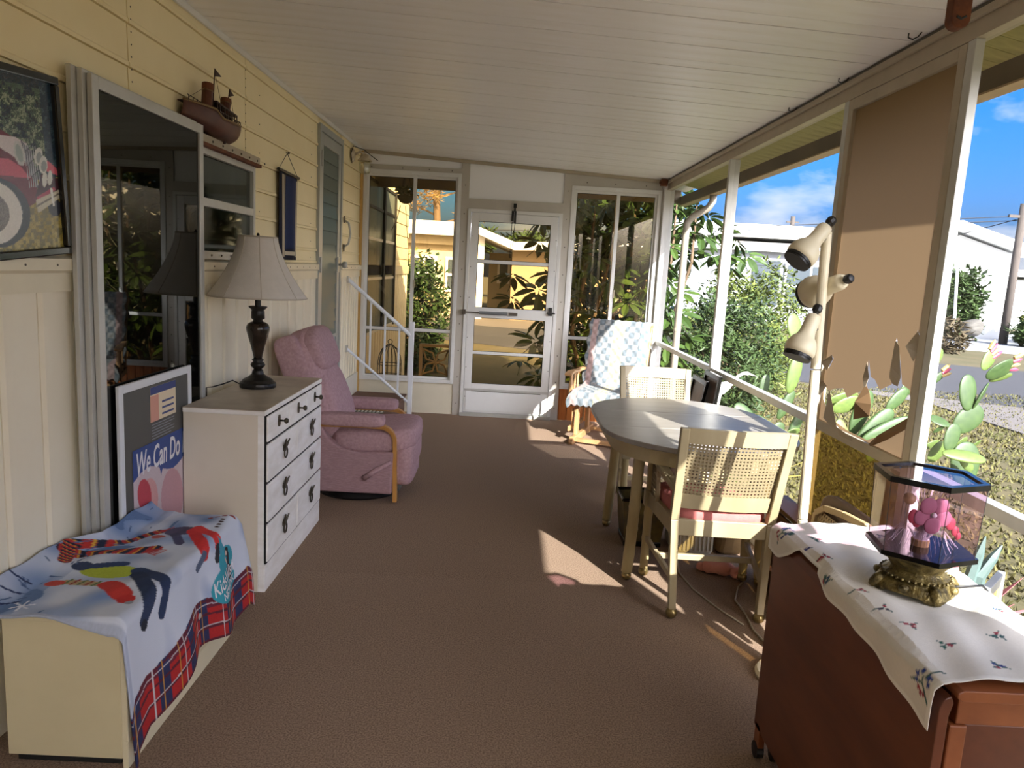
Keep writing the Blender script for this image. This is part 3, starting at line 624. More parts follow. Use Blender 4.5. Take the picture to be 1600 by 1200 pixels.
P('lettering', textmesh('We Can Do It!', .105, .15, lambda x, y: qpt(PY0 + .020 + x * .72, .632 + y * 1.25, .0128), .002), 'letter_white', ps)
cdp = qb('card', 2.862, 3.085, .82, .96, 'cream_card', .0105, .0118)
qb('card_header', 2.862, 3.085, .93, .96, 'letter_blue', .0118, .0124); qb('card_picture', 2.862, 2.93, .82, .925, 'peach', .0118, .0124); 
for i in range(3): qb('card_text', 2.96, 3.065, .835 + i * .025, .843 + i * .025, 'letter_blue', .0118, .0124)
for i in range(8): qb('text_line', 2.872, 3.07 - .03 * (i % 3 == 2), .806 - i * .0115, .809 - i * .0115, 'letter_grey', .0104, .0108)
# ================================================================== BENCH, CHEST, LAMP, RECLINER, STEP
mat('cream_laminate', (218, 206, 168), .45, rgb2=(210, 198, 160), vscale=3); mat('cream_edge', (226, 216, 184), .45)
be = thing('low_cabinet', 'low cream cabinet under the printed fleece blanket by the wall', 'cabinet', (-1.25, 2.36, 0))
P('end_panel', B(-1.375, -1.045, 1.955, 1.973, .03, .445), 'cream_laminate', be, bevel=.002); P('end_panel', B(-1.375, -1.045, 2.757, 2.775, .0, .445), 'cream_laminate', be, bevel=.002)
P('top', B(-1.377, -1.04, 1.952, 2.778, .445, .458), 'cream_laminate', be, bevel=.003); P('back', B(-1.377, -1.365, 1.973, 2.757, .03, .445), 'cream_laminate', be)
P('face_frame', MB().box(-1.045, -1.028, 1.955, 2.775, .0, .085).box(-1.045, -1.028, 1.955, 1.99, .085, .445).box(-1.045, -1.028, 2.74, 2.775, .085, .445).box(-1.045, -1.028, 1.99, 2.74, .40, .445), 'cream_edge', be, bevel=.002)
for a, b in ((1.994, 2.362), (2.368, 2.736)):
    d = P('door', B(-1.04, -1.022, a, b, .092, .396), 'cream_laminate', be, bevel=.003); P('knob', MB().lathe([(.006, 0), (.006, .01), (.012, .016), (.004, .02)], 10, (-1.022, b - .04 if a < 2 else a + .04, .25), M90), 'aluminium', d)
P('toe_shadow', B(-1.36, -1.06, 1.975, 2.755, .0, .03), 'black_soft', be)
# printed fleece blanket
colmat('fleece', .95, bump=.25, bscale=700)
TOPW = .43
def cloth(Y, d, off=0.0):
    u = (Y - 1.93) / .93
    w1 = .004 * math.sin(Y * 31 + d * 9) * math.sin(d * 17 + 1) + .005 * max(0, math.sin(Y * 12 - d * 20 + 1.2)) ** 3
    x0b = -1.462 if Y < 2.40 else (-1.372 if Y > 2.47 else -1.462 + .09 * (Y - 2.40) / .07)
    if d < TOPW - .02: kd = d / (TOPW - .02); x, z = x0b * (1 - kd) + (-1.052) * kd, .466 + w1 + .045 * max(0, 1 - d / .08) ** 1.5
    else:
        q = d - (TOPW - .02); rr = .03
        if q < rr * 1.57: a = q / rr; x, z = -1.462 + TOPW - .02 + rr * math.sin(a), .466 + w1 * (1 - a / 1.57) - rr * (1 - math.cos(a))
        else:
            h = q - rr * 1.57; fold = .5 + .5 * math.sin(Y * 15 + .6 + 1.2 * math.sin(Y * 5))
            x = -1.462 + TOPW + .010 + h * .06 + fold * .035 * min(1, h / .2); z = .436 - h * .99
    # near corner sags over the end, far edge turns down a little
    if Y < 1.95 and d > .25: z -= .045 * (1.95 - Y) / .02 * min(1, (d - .25) / .15)
    if u > .965: z -= .03 * (u - .965) / .035
    return (x + off * .7, Y + (.02 * (d - TOPW) if d > TOPW else 0), z + off)
nu, nv = 240, 210
def hem(u): return .345 + .03 * math.sin(u * 9 + .5) + .055 * max(0, 1 - u / .1) + .02 * u
gu, gv = np.meshgrid(np.linspace(0, 1, nu + 1), np.linspace(0, 1, nv + 1), indexing='ij')
hm = np.vectorize(hem)(gu); Yc = 1.93 + .93 * gu; L = TOPW + hm; Zc = gv * L      # Zc: distance across the cloth
col = np.zeros(Yc.shape + (3,)); rn = np.random.rand(*Yc.shape)
sm = np.array([[mnoise.noise((a_ * 9, b_ * 9, 3.3)) for b_ in np.linspace(0, .8, nv + 1)] for a_ in np.linspace(0, .93, nu + 1)])
base = np.array(lin((206, 214, 228))); blue = np.array(lin((120, 146, 188)))
k = np.clip(.35 + sm * 1.2 - .5 * np.clip((Zc - .30) / .2, 0, 1) + .35 * (Zc < .12), 0, 1)[..., None]
col[:] = base * (1 - k) + blue * k
paint((sm > .22) & (Zc < .2), (96, 122, 162), .05); paint(Yc < 1.945, (176, 186, 206), .05)
def seg(a, b, w, c, j=.08): paint(nearseg(Yc, Zc, a, b, w), c, j)
def el(cx, cy, rx, ry, c, a=0.0, j=.08): paint(inell(Yc, Zc, cx, cy, rx, ry, a), c, j)
def scarf(a, b, w):
    m = nearseg(Yc, Zc, a, b, w); t = (Yc - a[0]) * (b[0] - a[0]) + (Zc - a[1]) * (b[1] - a[1]); t = t / ((b[0]-a[0])**2 + (b[1]-a[1])**2)
    paint(m, (176, 48, 44), .1); paint(m & (np.sin(t * 38) > .25), (30, 36, 58), .1); paint(m & (np.sin(t * 38 + 2) > .93), (210, 170, 60), .1)
scarf((2.40, .02), (2.62, .17), .022); scarf((2.36, .03), (2.45, .255), .028); scarf((2.30, .06), (2.40, .02), .02)
for i in range(5): seg((2.43 + i * .006, .25), (2.40 + i * .012, .31), .003, (180, 60, 60)); seg((2.61 + i * .005, .165), (2.63 + i * .01, .21), .003, (180, 60, 60))
el(2.63, .265, .045, .075, (88, 82, 110)); el(2.56, .20, .025, .03, (190, 92, 84)); seg((2.60, .25), (2.52, .32), .02, (74, 74, 104)); seg((2.63, .32), (2.49, .45), .026, (206, 50, 48)); seg((2.66, .33), (2.60, .47), .026, (214, 56, 52)); seg((2.49, .45), (2.42, .475), .014, (84, 96, 120)); seg((2.60, .47), (2.57, .50), .018, (44, 44, 52))
el(2.255, .235, .045, .095, (172, 186, 58)); el(2.28, .13, .030, .032, (48, 62, 92)); seg((2.29, .17), (2.31, .25), .018, (46, 66, 104)); seg((2.27, .32), (2.22, .42), .026, (40, 58, 92)); seg((2.22, .42), (2.14, .50), .020, (40, 58, 92)); seg((2.24, .33), (2.14, .41), .024, (34, 50, 80)); seg((2.14, .41), (2.04, .475), .022, (40, 56, 88)); el(2.04, .49, .018, .018, (28, 34, 48))
el(2.16, .20, .022, .08, (176, 152, 110)); 
for i in range(6): seg((2.14, .15 + i * .022), (2.185, .155 + i * .022), .004, (150, 60, 50) if i % 2 else (96, 120, 80))
el(2.15, .12, .022, .03, (196, 74, 62)); seg((2.16, .28), (2.10, .35), .032, (200, 56, 48)); el(2.075, .375, .028, .026, (198, 48, 44)); el(2.055, .395, .012, .012, (150, 156, 166))
for i in range(6): a_ = i * math.pi / 3; seg((1.995, .12), (1.995 + .03 * math.cos(a_), .12 + .03 * math.sin(a_)), .003, (222, 226, 236))
for i in range(26): a_ = random.uniform(2.0, 2.8); b_ = random.uniform(.02, .12); seg((a_, b_), (a_ + random.uniform(-.03, .03), b_ + random.uniform(-.02, .04)), .0025, (74, 98, 138))
for i in range(4): a_ = 2.78 + .01 * i; el(a_, .33 + .03 * i, .008, .014, (150, 70, 56)); el(2.70 + .02 * i, .40, .006, .012, (70, 50, 50))
seg((1.97, .02), (2.02, .10), .004, (44, 60, 100)); seg((2.05, .02), (2.06, .07), .004, (44, 60, 100)); seg((2.12, .0), (2.13, .06), .004, (44, 60, 100))
# tartan hem
hb = L - Zc; pl_ = hb < .165
paint(pl_, (176, 36, 36), .08); paint(pl_ & ((np.mod(Yc, .16) < .055)), (44, 48, 86), .1); paint(pl_ & (hb > .128), (40, 52, 96), .1); paint(pl_ & (hb > .128) & (np.mod(Yc, .16) > .055), (110, 34, 52), .1)
paint(pl_ & (np.mod(hb, .05) < .010), (92, 30, 46), .1); paint(pl_ & (np.mod(Yc + .03, .16) < .004), (210, 206, 206)); paint(pl_ & (np.mod(hb + .02, .08) < .004), (200, 196, 200)); paint(pl_ & (np.mod(Yc + .06, .08) < .003), (206, 150, 60))
# teal mitten emblem
el(2.61, .615, .125, .066, (56, 158, 176), .15, .02); el(2.65, .545, .080, .060, (56, 158, 176), 0, .02); pg([(2.60, .50), (2.625, .43), (2.655, .50)], (66, 150, 172), .02)
el(2.672, .560, .016, .046, (40, 40, 52), .25, .02); el(2.668, .512, .020, .017, (30, 30, 34), 0, .02); el(2.663, .516, .011, .010, (214, 190, 176), 0, .02); seg((2.66, .555), (2.645, .53), .005, (206, 182, 168)); el(2.685, .60, .022, .030, (60, 50, 46), .3, .02)
mb = MB(); mb.v = [cloth(a_, b_) for a_, b_ in zip(Yc.ravel(), Zc.ravel())]; mb.f = [(i*(nv+1)+j, (i+1)*(nv+1)+j, (i+1)*(nv+1)+j+1, i*(nv+1)+j+1) for i in range(nu) for j in range(nv)]
bl = thing('fleece_blanket', 'winter print fleece blanket with tartan hem spread over the low cream cabinet', 'blanket', (-1.25, 2.4, .46))
bc = P('cloth', mb, 'fleece', bl, smooth=True, colors=col.reshape(-1, 3), fix=False, solid=.006)
P('lettering', textmesh('KidsWish', .085, .12, lambda x, y: cloth(2.495 + x * .70, .628 - y * .85 - x * .04, .006), .001), 'letter_white', bl)
P('lettering', textmesh('NETWORK', .046, 0, lambda x, y: cloth(2.545 + x * .76, .662 - y * .85 - x * .04, .006), .001), 'letter_white', bl)

# ---- chest of drawers
mat('chest_side', (226, 217, 200), .5, rgb2=(219, 209, 190), vscale=2); mat('chest_white', (250, 249, 246), .5, rgb2=(234, 231, 224), vscale=7, stretch=(1, 1, 3)); mat('chest_top', (196, 184, 162), .4, rgb2=(160, 146, 126), vscale=5, detail=8); mat('pewter', (78, 72, 60), .4, metal=.7)
CX0, CX1, CY0, CY1 = -1.376, -1.022, 3.14, 4.105
ch = thing('chest_of_drawers', 'antique white chest of drawers with dark ring pulls and worn marbled top', 'chest of drawers', ((CX0 + CX1) / 2, (CY0 + CY1) / 2, 0))
P('side', B(CX0, CX1 - .030, CY0, CY0 + .016, 0, .812), 'chest_side', ch, bevel=.001); P('side', B(CX0, CX1 - .030, CY1 - .016, CY1, 0, .812), 'chest_side', ch)
P('back', B(CX0, CX0 + .006, CY0 + .016, CY1 - .016, .02, .812), 'chest_side', ch); P('gap_backing', B(CX0 + .01, CX1 + .002, CY0 + .016, CY1 - .016, .127, .806), 'black_soft', ch)  # black block brought forward so the drawer gaps read as dark shade
tp = P('top', B(CX0, CX1 + .004, CY0 - .006, CY1 + .006, .812, .832), 'chest_white', ch, bevel=.003); P('top_laminate', B(CX0, CX1 + .001, CY0 - .005, CY1 + .003, .832, .8345), 'chest_top', tp)
P('plinth', B(CX1 - .03, CX1 + .002, CY0, CY1, 0, .125), 'chest_white', ch, bevel=.003)
P('face_stile', B(CX1 - .03, CX1 - .006, CY0, CY0 + .012, .125, .812), 'chest_white', ch); P('face_stile', B(CX1 - .03, CX1 - .006, CY1 - .012, CY1, .125, .812), 'chest_white', ch)
def ringpull(par, y, z):
    m = MB().lathe([(.017, 0), (.015, .004), (.004, .007)], 10, (CX1 + .010, y, z + .006), M90)
    for a_ in (-.5, 0, .5): m.tube([(CX1 + .013, y, z - .004), (CX1 + .022 + .012 * abs(a_), y + .066 * math.sin(a_), z + .010 + .040 * math.cos(a_))], [.009, .0035], 6)
    h_ = P('pull', m, 'pewter', par)
    P('ring', MB().tube([(CX1 + .020, y + .022 * math.sin(t), z - .014 + .026 * math.cos(t)) for t in np.linspace(0, 2 * math.pi, 17)], .0040, 6), 'pewter', h_)
def knob(par, y, z):
    h_ = P('back_plate', MB().rbox((CX1 + .012, y, z), (.003, .018, .028), .6, 10, 6), 'pewter', par)
    P('knob', MB().lathe([(.005, 0), (.004, .022), (.012, .026), (.014, .033), (.010, .040), (.002, .042)], 12, (CX1 + .012, y, z), M90), 'pewter', h_, smooth=True)
def drawer(y0, y1, z0, z1, pulls, kn=False, out=0.0):
    d = P('drawer', B(CX1 - .018, CX1 + .010 + out, y0 + .006, y1 - .006, z0 + .001, z1 - .001), 'chest_white', ch, bevel=.004)
    for p in pulls: (knob if kn else ringpull)(d, p, (z0 + z1) / 2 + .01)
t3 = (CY1 - CY0 - .024) / 3; a0 = CY0 + .012; mid = (CY0 + CY1) / 2
for i in range(3): drawer(a0 + i * t3, a0 + (i + 1) * t3, .69, .806, [a0 + (i + .5) * t3], True)
for z0, z1, sp in ((.508, .680, True), (.322, .498, False), (.136, .312, True)):
    if sp: drawer(a0, mid, z0, z1, [a0 + .235]); drawer(mid, CY1 - .012, z0, z1, [mid + .235])
    else: drawer(a0, CY1 - .012, z0, z1, [a0 + .235, mid + .235])
# ---- table lamp
mat('bronze_dark', (40, 38, 36), .4, metal=.4, var=.2); mat('marble_dark', (52, 40, 32), .25, rgb2=(24, 20, 18), vscale=14, detail=8, stretch=(1, 1, .5)); mat('lampshade', (214, 208, 198), .9, var=.05, vscale=30, bump=.15, bscale=300); mat('shade_piping', (188, 178, 160), .9)
lx, ly, lz = -1.247, 3.72, .8346
lp = thing('table_lamp', 'table lamp with dark marbled baluster body and greige bell shade on the chest', 'lamp', (lx, ly, lz))
P('base', MB().lathe([(.088, 0), (.090, .012), (.088, .024), (.080, .028), (.072, .040), (.045, .055), (.030, .068), (.026, .085)], 28, (lx, ly, lz)), 'bronze_dark', lp, smooth=False)
P('neck', MB().lathe([(.022, .085), (.020, .096), (.033, .106), (.036, .116), (.030, .126), (.022, .132), (.030, .139), (.024, .146)], 24, (lx, ly, lz)), 'bronze_dark', lp, smooth=True)
P('body', MB().lathe([(.020, .145), (.023, .165), (.034, .21), (.047, .255), (.056, .29), (.057, .305), (.050, .322), (.034, .332)], 28, (lx, ly, lz)), 'marble_dark', lp, smooth=True)
P('cup', MB().lathe([(.028, .330), (.022, .343), (.033, .350), (.032, .385), (.030, .392), (.045, .406), (.044, .411), (.02, .409)], 24, (lx, ly, lz)), 'bronze_dark', lp, smooth=True)
P('stem', MB().lathe([(.015, .405), (.015, .47)], 16, (lx, ly, lz)), 'black', lp)
def shade_r(t): return .092 + .145 * (t ** 1.55)
prof = [(shade_r(i / 14), .753 - .295 * i / 14) for i in range(15)]
sm_ = MB()
n = 64
for i, (r_, z_) in enumerate(prof):
    for j in range(n):
        a_ = 2 * math.pi * j / n; q = r_ * (1 - .012 * abs(math.cos(a_ * 4))); sm_.v.append((lx + q * math.cos(a_), ly + q * math.sin(a_), lz + z_))
for i in range(14):
    for j in range(n): sm_.f.append((i*n+j, i*n+(j+1) % n, (i+1)*n+(j+1) % n, (i+1)*n+j))
sh2 = P('lamp_shade', sm_, 'lampshade', lp, smooth=True, solid=.003)
rb = MB()
for kx in range(8):
    a_ = math.pi / 8 + kx * math.pi / 4; rb.tube([(lx + (r_ + .001) * math.cos(a_), ly + (r_ + .001) * math.sin(a_), lz + z_) for r_, z_ in prof], .0022, 5)
for r_, z_ in (prof[0], prof[-1]): rb.tube([(lx + (r_ + .0005) * math.cos(t), ly + (r_ + .0005) * math.sin(t), lz + z_) for t in np.linspace(0, 2 * math.pi, 49)], .0035, 5)
P('piping', rb, 'shade_piping', sh2)
P('finial', MB().lathe([(.006, .75), (.008, .762), (.004, .772)], 10, (lx, ly, lz)), 'bronze_dark', lp)
P('power_cord', MB().tube([(lx - .075, ly - .02, lz + .01), (lx - .11, ly - .05, lz + .035), (lx - .145, ly - .08, lz + .020), (lx - .19, ly - .10, lz + .006), (-1.46, ly - .12, lz + .004), (-1.463, ly - .12, lz - .3)], .0035, 6), 'black', lp, smooth=True)

# ---- pink recliner, facing into the room (+X)
mat('mauve', (194, 162, 166), .95, rgb2=(174, 142, 148), vscale=60, bump=.5, bscale=260, spec=.1); mat('mauve_rib', (188, 156, 160), .95, rgb2=(166, 134, 140), vscale=40, stretch=(1, 1, 6), bump=.5, bscale=160, spec=.1); mat('oak', (204, 152, 84), .4, rgb2=(182, 128, 64), vscale=9, stretch=(1, 1, .2))
rc = thing('recliner', 'dusty pink upholstered recliner with bent oak arms beside the chest of drawers', 'recliner', (-.95, 4.77, 0))
ya, yb_ = 4.44, 5.10
P('swivel_base', MB().lathe([(.27, 0), (.28, .015), (.26, .04), (.10, .055)], 32, (-.92, 4.77, 0)), 'black', rc)
for y0_, y1_ in ((ya + .02, ya + .09), (yb_ - .09, yb_ - .02)):
    prf = [(-1.17, .06), (-.66, .06), (-.655, .335), (-.86, .325), (-.98, .345), (-1.06, .40), (-1.12, .50), (-1.19, .52)]
    P('side_panel', MB().prism(prf, 1, y0_, y1_), 'mauve_rib', rc, bevel=.012)
P('seat_box', B(-1.15, -.66, ya + .09, yb_ - .09, .08, .31), 'mauve_rib', rc, bevel=.01)
P('seat_cushion', MB().rbox((-.80, 4.77, .385), (.275, .285, .085), .42, 28, 14, fn=lambda p: (p.x, p.y, p.z + .022 * max(0, p.x / .275) - .02 * max(0, -p.x / .275))), 'mauve', rc, smooth=True)
P('footrest', MB().rbox((-.600, 4.77, .235), (.065, .275, .135), .35, 24, 12, fn=lambda p: (p.x - .03 * (p.z < 0) * abs(p.z) / .135, p.y, p.z)), 'mauve', rc, smooth=True)
P('footrest_roll', MB().rbox((-.605, 4.77, .155), (.062, .27, .060), .5, 22, 10), 'mauve', rc, smooth=True)
Mb = Matrix.Rotation(R(-22), 3, 'Y')
bkf = lambda p: (p.x + .05 * (1 - (p.y / .27) ** 2) * (p.z > -.3), p.y * (1 - .22 * max(0, (p.z - .05) / .33) ** 2), p.z)
P('backrest', MB().rbox((-1.20, 4.77, .70), (.085, .27, .36), .38, 28, 18, Mb, bkf), 'mauve', rc, smooth=True)
P('head_pillow', MB().rbox((-1.255, 4.77, .90), (.088, .235, .145), .5, 26, 14, Mb, lambda p: (p.x + .05, p.y * (1 - .2 * max(0, p.z / .145) ** 2), p.z)), 'mauve', rc, smooth=True)
P('lumbar_pillow', MB().rbox((-1.150, 4.77, .60), (.080, .25, .20), .5, 26, 14, Mb, lambda p: (p.x + .04, p.y, p.z)), 'mauve', rc, smooth=True)
for s_, yy in ((-1, ya + .05), (1, yb_ - .05)):
    P('back_wing', MB().rbox((-1.27, 4.77 + s_ * .235, .78), (.085, .045, .25), .45, 18, 12, Mb), 'mauve', rc, smooth=True)
    P('arm_pad', MB().rbox((-.93, yy, .525), (.215, .055, .040), .38, 24, 10), 'mauve', rc, smooth=True)
    arc = [(-1.18, .47), (-1.10, .485), (-.90, .49), (-.745, .487)] + [(-.745 + .095 * math.sin(t), .392 + .095 * math.cos(t)) for t in np.linspace(.25, 1.5, 8)] + [(-.648, .30), (-.642, .10), (-.640, .012)]
    wm = MB(); up = yy
    for i in range(len(arc) - 1):
        (x0_, z0_), (x1_, z1_) = arc[i], arc[i + 1]; dx, dz = x1_ - x0_, z1_ - z0_; l_ = math.hypot(dx, dz)
        wm.bar((x0_ - dx / l_ * .002, up, z0_ - dz / l_ * .002), (x1_ + dx / l_ * .002, up, z1_ + dz / l_ * .002), .042, .024, (0, 1, 0) if False else (-dz / l_, 0, dx / l_))
    P('wood_arm', wm, 'oak', rc)
hd = P('lever', MB().tube([(-.665, ya + .012, .275), (-.76, ya + .006, .215), (-.83, ya + .006, .165)], [.012, .016, .018], 10), 'mauve', rc, smooth=True)
# ---- carpeted step with ribbed mat, handrail
mat('step_carpet', (138, 112, 98), .95, rgb2=(118, 94, 82), vscale=200, bump=.5, bscale=400, spec=.1); mat('mat_light', (196, 192, 176), .8); mat('mat_dark', (104, 104, 92), .85)
st = thing('door_step', 'brown carpeted box step below the louvred side door', 'step', (-1.2, 6.75, 0))
P('box', B(-1.462, -.975, 6.20, 7.30, 0, .185), 'step_carpet', st, bevel=.01); P('tread', B(-1.462, -.955, 6.19, 7.31, .185, .205), 'step_carpet', st, bevel=.008)
mt = thing('ribbed_mat', 'grey corrugated mat lying on the carpeted step behind the recliner', 'mat', (-1.2, 6.45, .206))
P('sheet', B(-1.44, -1.02, 6.24, 6.68, .206, .212), 'mat_dark', mt)
for i in range(13): P('rib', MB().tube([(-1.43 + i * .033, 6.25, .214), (-1.43 + i * .033, 6.67, .214)], .009, 6), 'mat_light', mt)
hr = thing('handrail', 'white metal stair handrail with three balusters running from wall to post', 'handrail', (-.9, 7.1, 0))
P('post', B(-.922, -.878, 7.085, 7.125, 0, .945), 'white_paint', hr, bevel=.004)
U0, U1, L0, L1 = Vector((XL + .02, 6.79, 1.325)), Vector((-.915, 7.10, .815)), Vector((XL + .02, 6.79, .69)), Vector((-.915, 7.10, .155))
P('top_rail', MB().tube([U0, U1], .018, 12), 'white_paint', hr, smooth=False); P('bottom_rail', MB().tube([L0, L1], .013, 10), 'white_paint', hr)
for f_ in (.36, .59, .82): P('baluster', MB().bar(L0.lerp(L1, f_), U0.lerp(U1, f_), .016, .016, (0, 1, 0)), 'white_paint', hr)
for p in (U0, L0): P('wall_bracket', MB().box(XL + .013, XL + .03, p.y - .025, p.y + .025, p.z - .03, p.z + .03), 'aluminium', hr)
for p in (U1, L1): P('post_bracket', MB().box(-.93, -.921, 7.09, 7.12, p.z - .03, p.z + .03), 'aluminium', hr)
# ================================================================== RIGHT SIDE
def _ray(px, py):
    a, b, c = px - 800, py - 600, 1151.0
    return Vector((_x.x * a - _u.x * b + _f.x * c, _x.y * a - _u.y * b + _f.y * c, _x.z * a - _u.z * b + _f.z * c))
CP = Vector((0, 0, 1.5))
def at(px, py, Y): r = _ray(px, py); return CP + r * (Y / r.y)
def atx(px, py, X): r = _ray(px, py); return CP + r * (X / r.x)
def atz(px, py, z): r = _ray(px, py); return CP + r * ((z - 1.5) / r.z)
# ---- torn tan sunscreen panel in the bay between two mullions
sp = thing('sunscreen_panel', 'tan framed sunscreen panel, badly torn near the bottom, set in the screen wall', 'screen panel', (1.51, 3.04, .05))
fy0, fy1 = 2.610, 3.476
SPF = lambda nm, y0_, y1_, z0_, z1_, x0=1.496, x1=1.530: P(nm, B(x0, x1, y0_, y1_, z0_, z1_), 'alu_tan', sp, bevel=.002)
SPF('stile', fy0, fy0 + .045, .052, 2.333); SPF('stile', fy1 - .045, fy1, .052, 2.333); SPF('rail', fy0 + .045, fy1 - .045, 2.285, 2.333); SPF('rail', fy0 + .045, fy1 - .045, .052, .09); SPF('mid_rail', fy0 + .045, fy1 - .045, .832, .878)
def zc(p, s=3.75, x0=1260, y0_=440): q = atx(x0 + p[0] / s, y0_ + p[1] / s, 1.513); return (q.y, q.z)
hole = [zc(p) for p in [(95, 600), (132, 640), (170, 625), (215, 625), (240, 682), (285, 655), (335, 640), (356, 560), (366, 455), (378, 560), (400, 572), (430, 635), (500, 602), (512, 430), (530, 330), (548, 430), (560, 600), (605, 635), (618, 790), (480, 890), (350, 968), (240, 905), (130, 792), (100, 690)]]
hole2 = [zc(p) for p in [(652, 285), (672, 330), (655, 450), (630, 400)]]; hole3 = [zc(p) for p in [(150, 432), (160, 450), (132, 510), (116, 480)]]
outer = [(fy0 + .045, .878), (fy1 - .045, .878), (fy1 - .045, 2.285), (fy0 + .045, 2.285)]
from mathutils.geometry import tessellate_polygon
def clampy(h): return [(min(max(a_, fy0 + .05), fy1 - .05), max(b_, .885)) for a_, b_ in h]
loops = [outer, clampy(hole), clampy(hole2), clampy(hole3)]
flat = [p for l in loops for p in l]
tri = tessellate_polygon([[Vector((a_, b_, 0)) for a_, b_ in l] for l in loops])
mb = MB(); mb.v = [(1.513, a_, b_) for a_, b_ in flat]; mb.f = [tuple(t) for t in tri]
scr = P('torn_cloth', mb, 'sun_screen', sp)
mat('flap_pale', (176, 164, 144), .8); mat('flap_brown', (126, 98, 66), .85)
def flap(pts, dx, m):
    v = [zc(p) for p in pts]; n = len(v); cx_ = sum(a_ for a_, _ in v) / n; cy_ = sum(b_ for _, b_ in v) / n
    o = MB(); o.v = [(1.513 - dx * (i / n), a_, b_) for i, (a_, b_) in enumerate(v)] + [(1.513 - dx * 1.6, cx_, cy_)]; o.f = [(i, (i + 1) % n, n) for i in range(n)]
    P('torn_flap', o, m, sp, solid=.001)
flap([(330, 640), (355, 600), (380, 650), (395, 720), (390, 790), (300, 810), (310, 760), (345, 700)], .03, 'flap_brown')
flap([(505, 440), (525, 345), (550, 380), (562, 560), (548, 615), (520, 600), (505, 560)], .015, 'flap_pale'); flap([(340, 600), (360, 470), (375, 560), (352, 640)], .012, 'flap_pale')
flap([(655, 290), (676, 340), (668, 420), (655, 470), (632, 400)], .03, 'flap_pale'); flap([(150, 430), (162, 455), (135, 520), (112, 480)], .025, 'flap_pale'); flap([(85, 565), (128, 610), (100, 670), (78, 640)], .03, 'flap_pale')
flap([(135, 630), (130, 790), (240, 905), (350, 968), (335, 985), (225, 925), (118, 800)], .018, 'flap_pale')
flap([(350, 965), (480, 890), (610, 800), (600, 870), (500, 930), (420, 965)], .03, 'flap_brown')
P('lower_vinyl', MB().add([(1.513, fy0 + .045, .09), (1.513, fy1 - .045, .09), (1.513, fy1 - .045, .832), (1.513, fy0 + .045, .832)], [(0, 1, 2, 3)]), 'vinyl_tan', sp)

# ---- cane and bamboo furniture
mat('bamboo', (178, 162, 118), .42, rgb2=(160, 142, 98), vscale=7, stretch=(1, 1, .3)); mat('chair_cream', (168, 156, 125), .42, rgb2=(154, 141, 109), vscale=6, stretch=(1, 1, .4)); mat('cane', (140, 127, 98), .6, var=.15, vscale=120); mat('pink_velvet', (198, 116, 112), .9, var=.15, vscale=30, bump=.2, bscale=200); mat('brass_ball', (150, 132, 88), .28, metal=.8); mat('node_line', (120, 96, 60), .6)
def cane(o, u, v, nu_, nv_, bow=None, fill=.5):
    """woven cane: o corner, u/v edge vectors; open lattice of real strips"""
    o, u, v = Vector(o), Vector(u), Vector(v); nrm = u.cross(v).normalized(); m = MB()
    def pt(a_, b_, d): return o + u * a_ + v * b_ + nrm * (d + (bow(a_) if bow else 0))
    for cnt, alongu in ((nu_, False), (nv_, True)):
        w = fill / cnt / 2
        for i in range(cnt + 1):
            c_ = i / cnt; a0_, a1_ = max(0, c_ - w), min(1, c_ + w); steps = 8 if (alongu and bow) else 1
            for k_ in range(steps):
                s0, s1 = k_ / steps, (k_ + 1) / steps
                q = []
                for d in (-.0012, .0012):
                    if alongu: q += [pt(s0, a0_, d), pt(s1, a0_, d), pt(s1, a1_, d), pt(s0, a1_, d)]
                    else: q += [pt(a0_, s0, d), pt(a1_, s0, d), pt(a1_, s1, d), pt(a0_, s1, d)]
                m.hexa(q)
    return m
def bamboo(x, y, z0, z1, r, nodes, n=14, dx=0.0, dy=0.0):
    pr = []; zs = sorted(nodes); L_ = z1 - z0; pts = [z0] + [z for z in zs] + [z1]; m = MB(); path = []; rad = []
    for z in np.linspace(z0, z1, 40):
        k_ = min(abs(z - q) for q in zs) if zs else 1; rr = r * (1 + .13 * math.exp(-(k_ / .008) ** 2)); t = (z1 - z) / L_
        path.append((x + dx * t * t, y + dy * t * t, z)); rad.append(rr)
    return m.tube(path, rad, n)
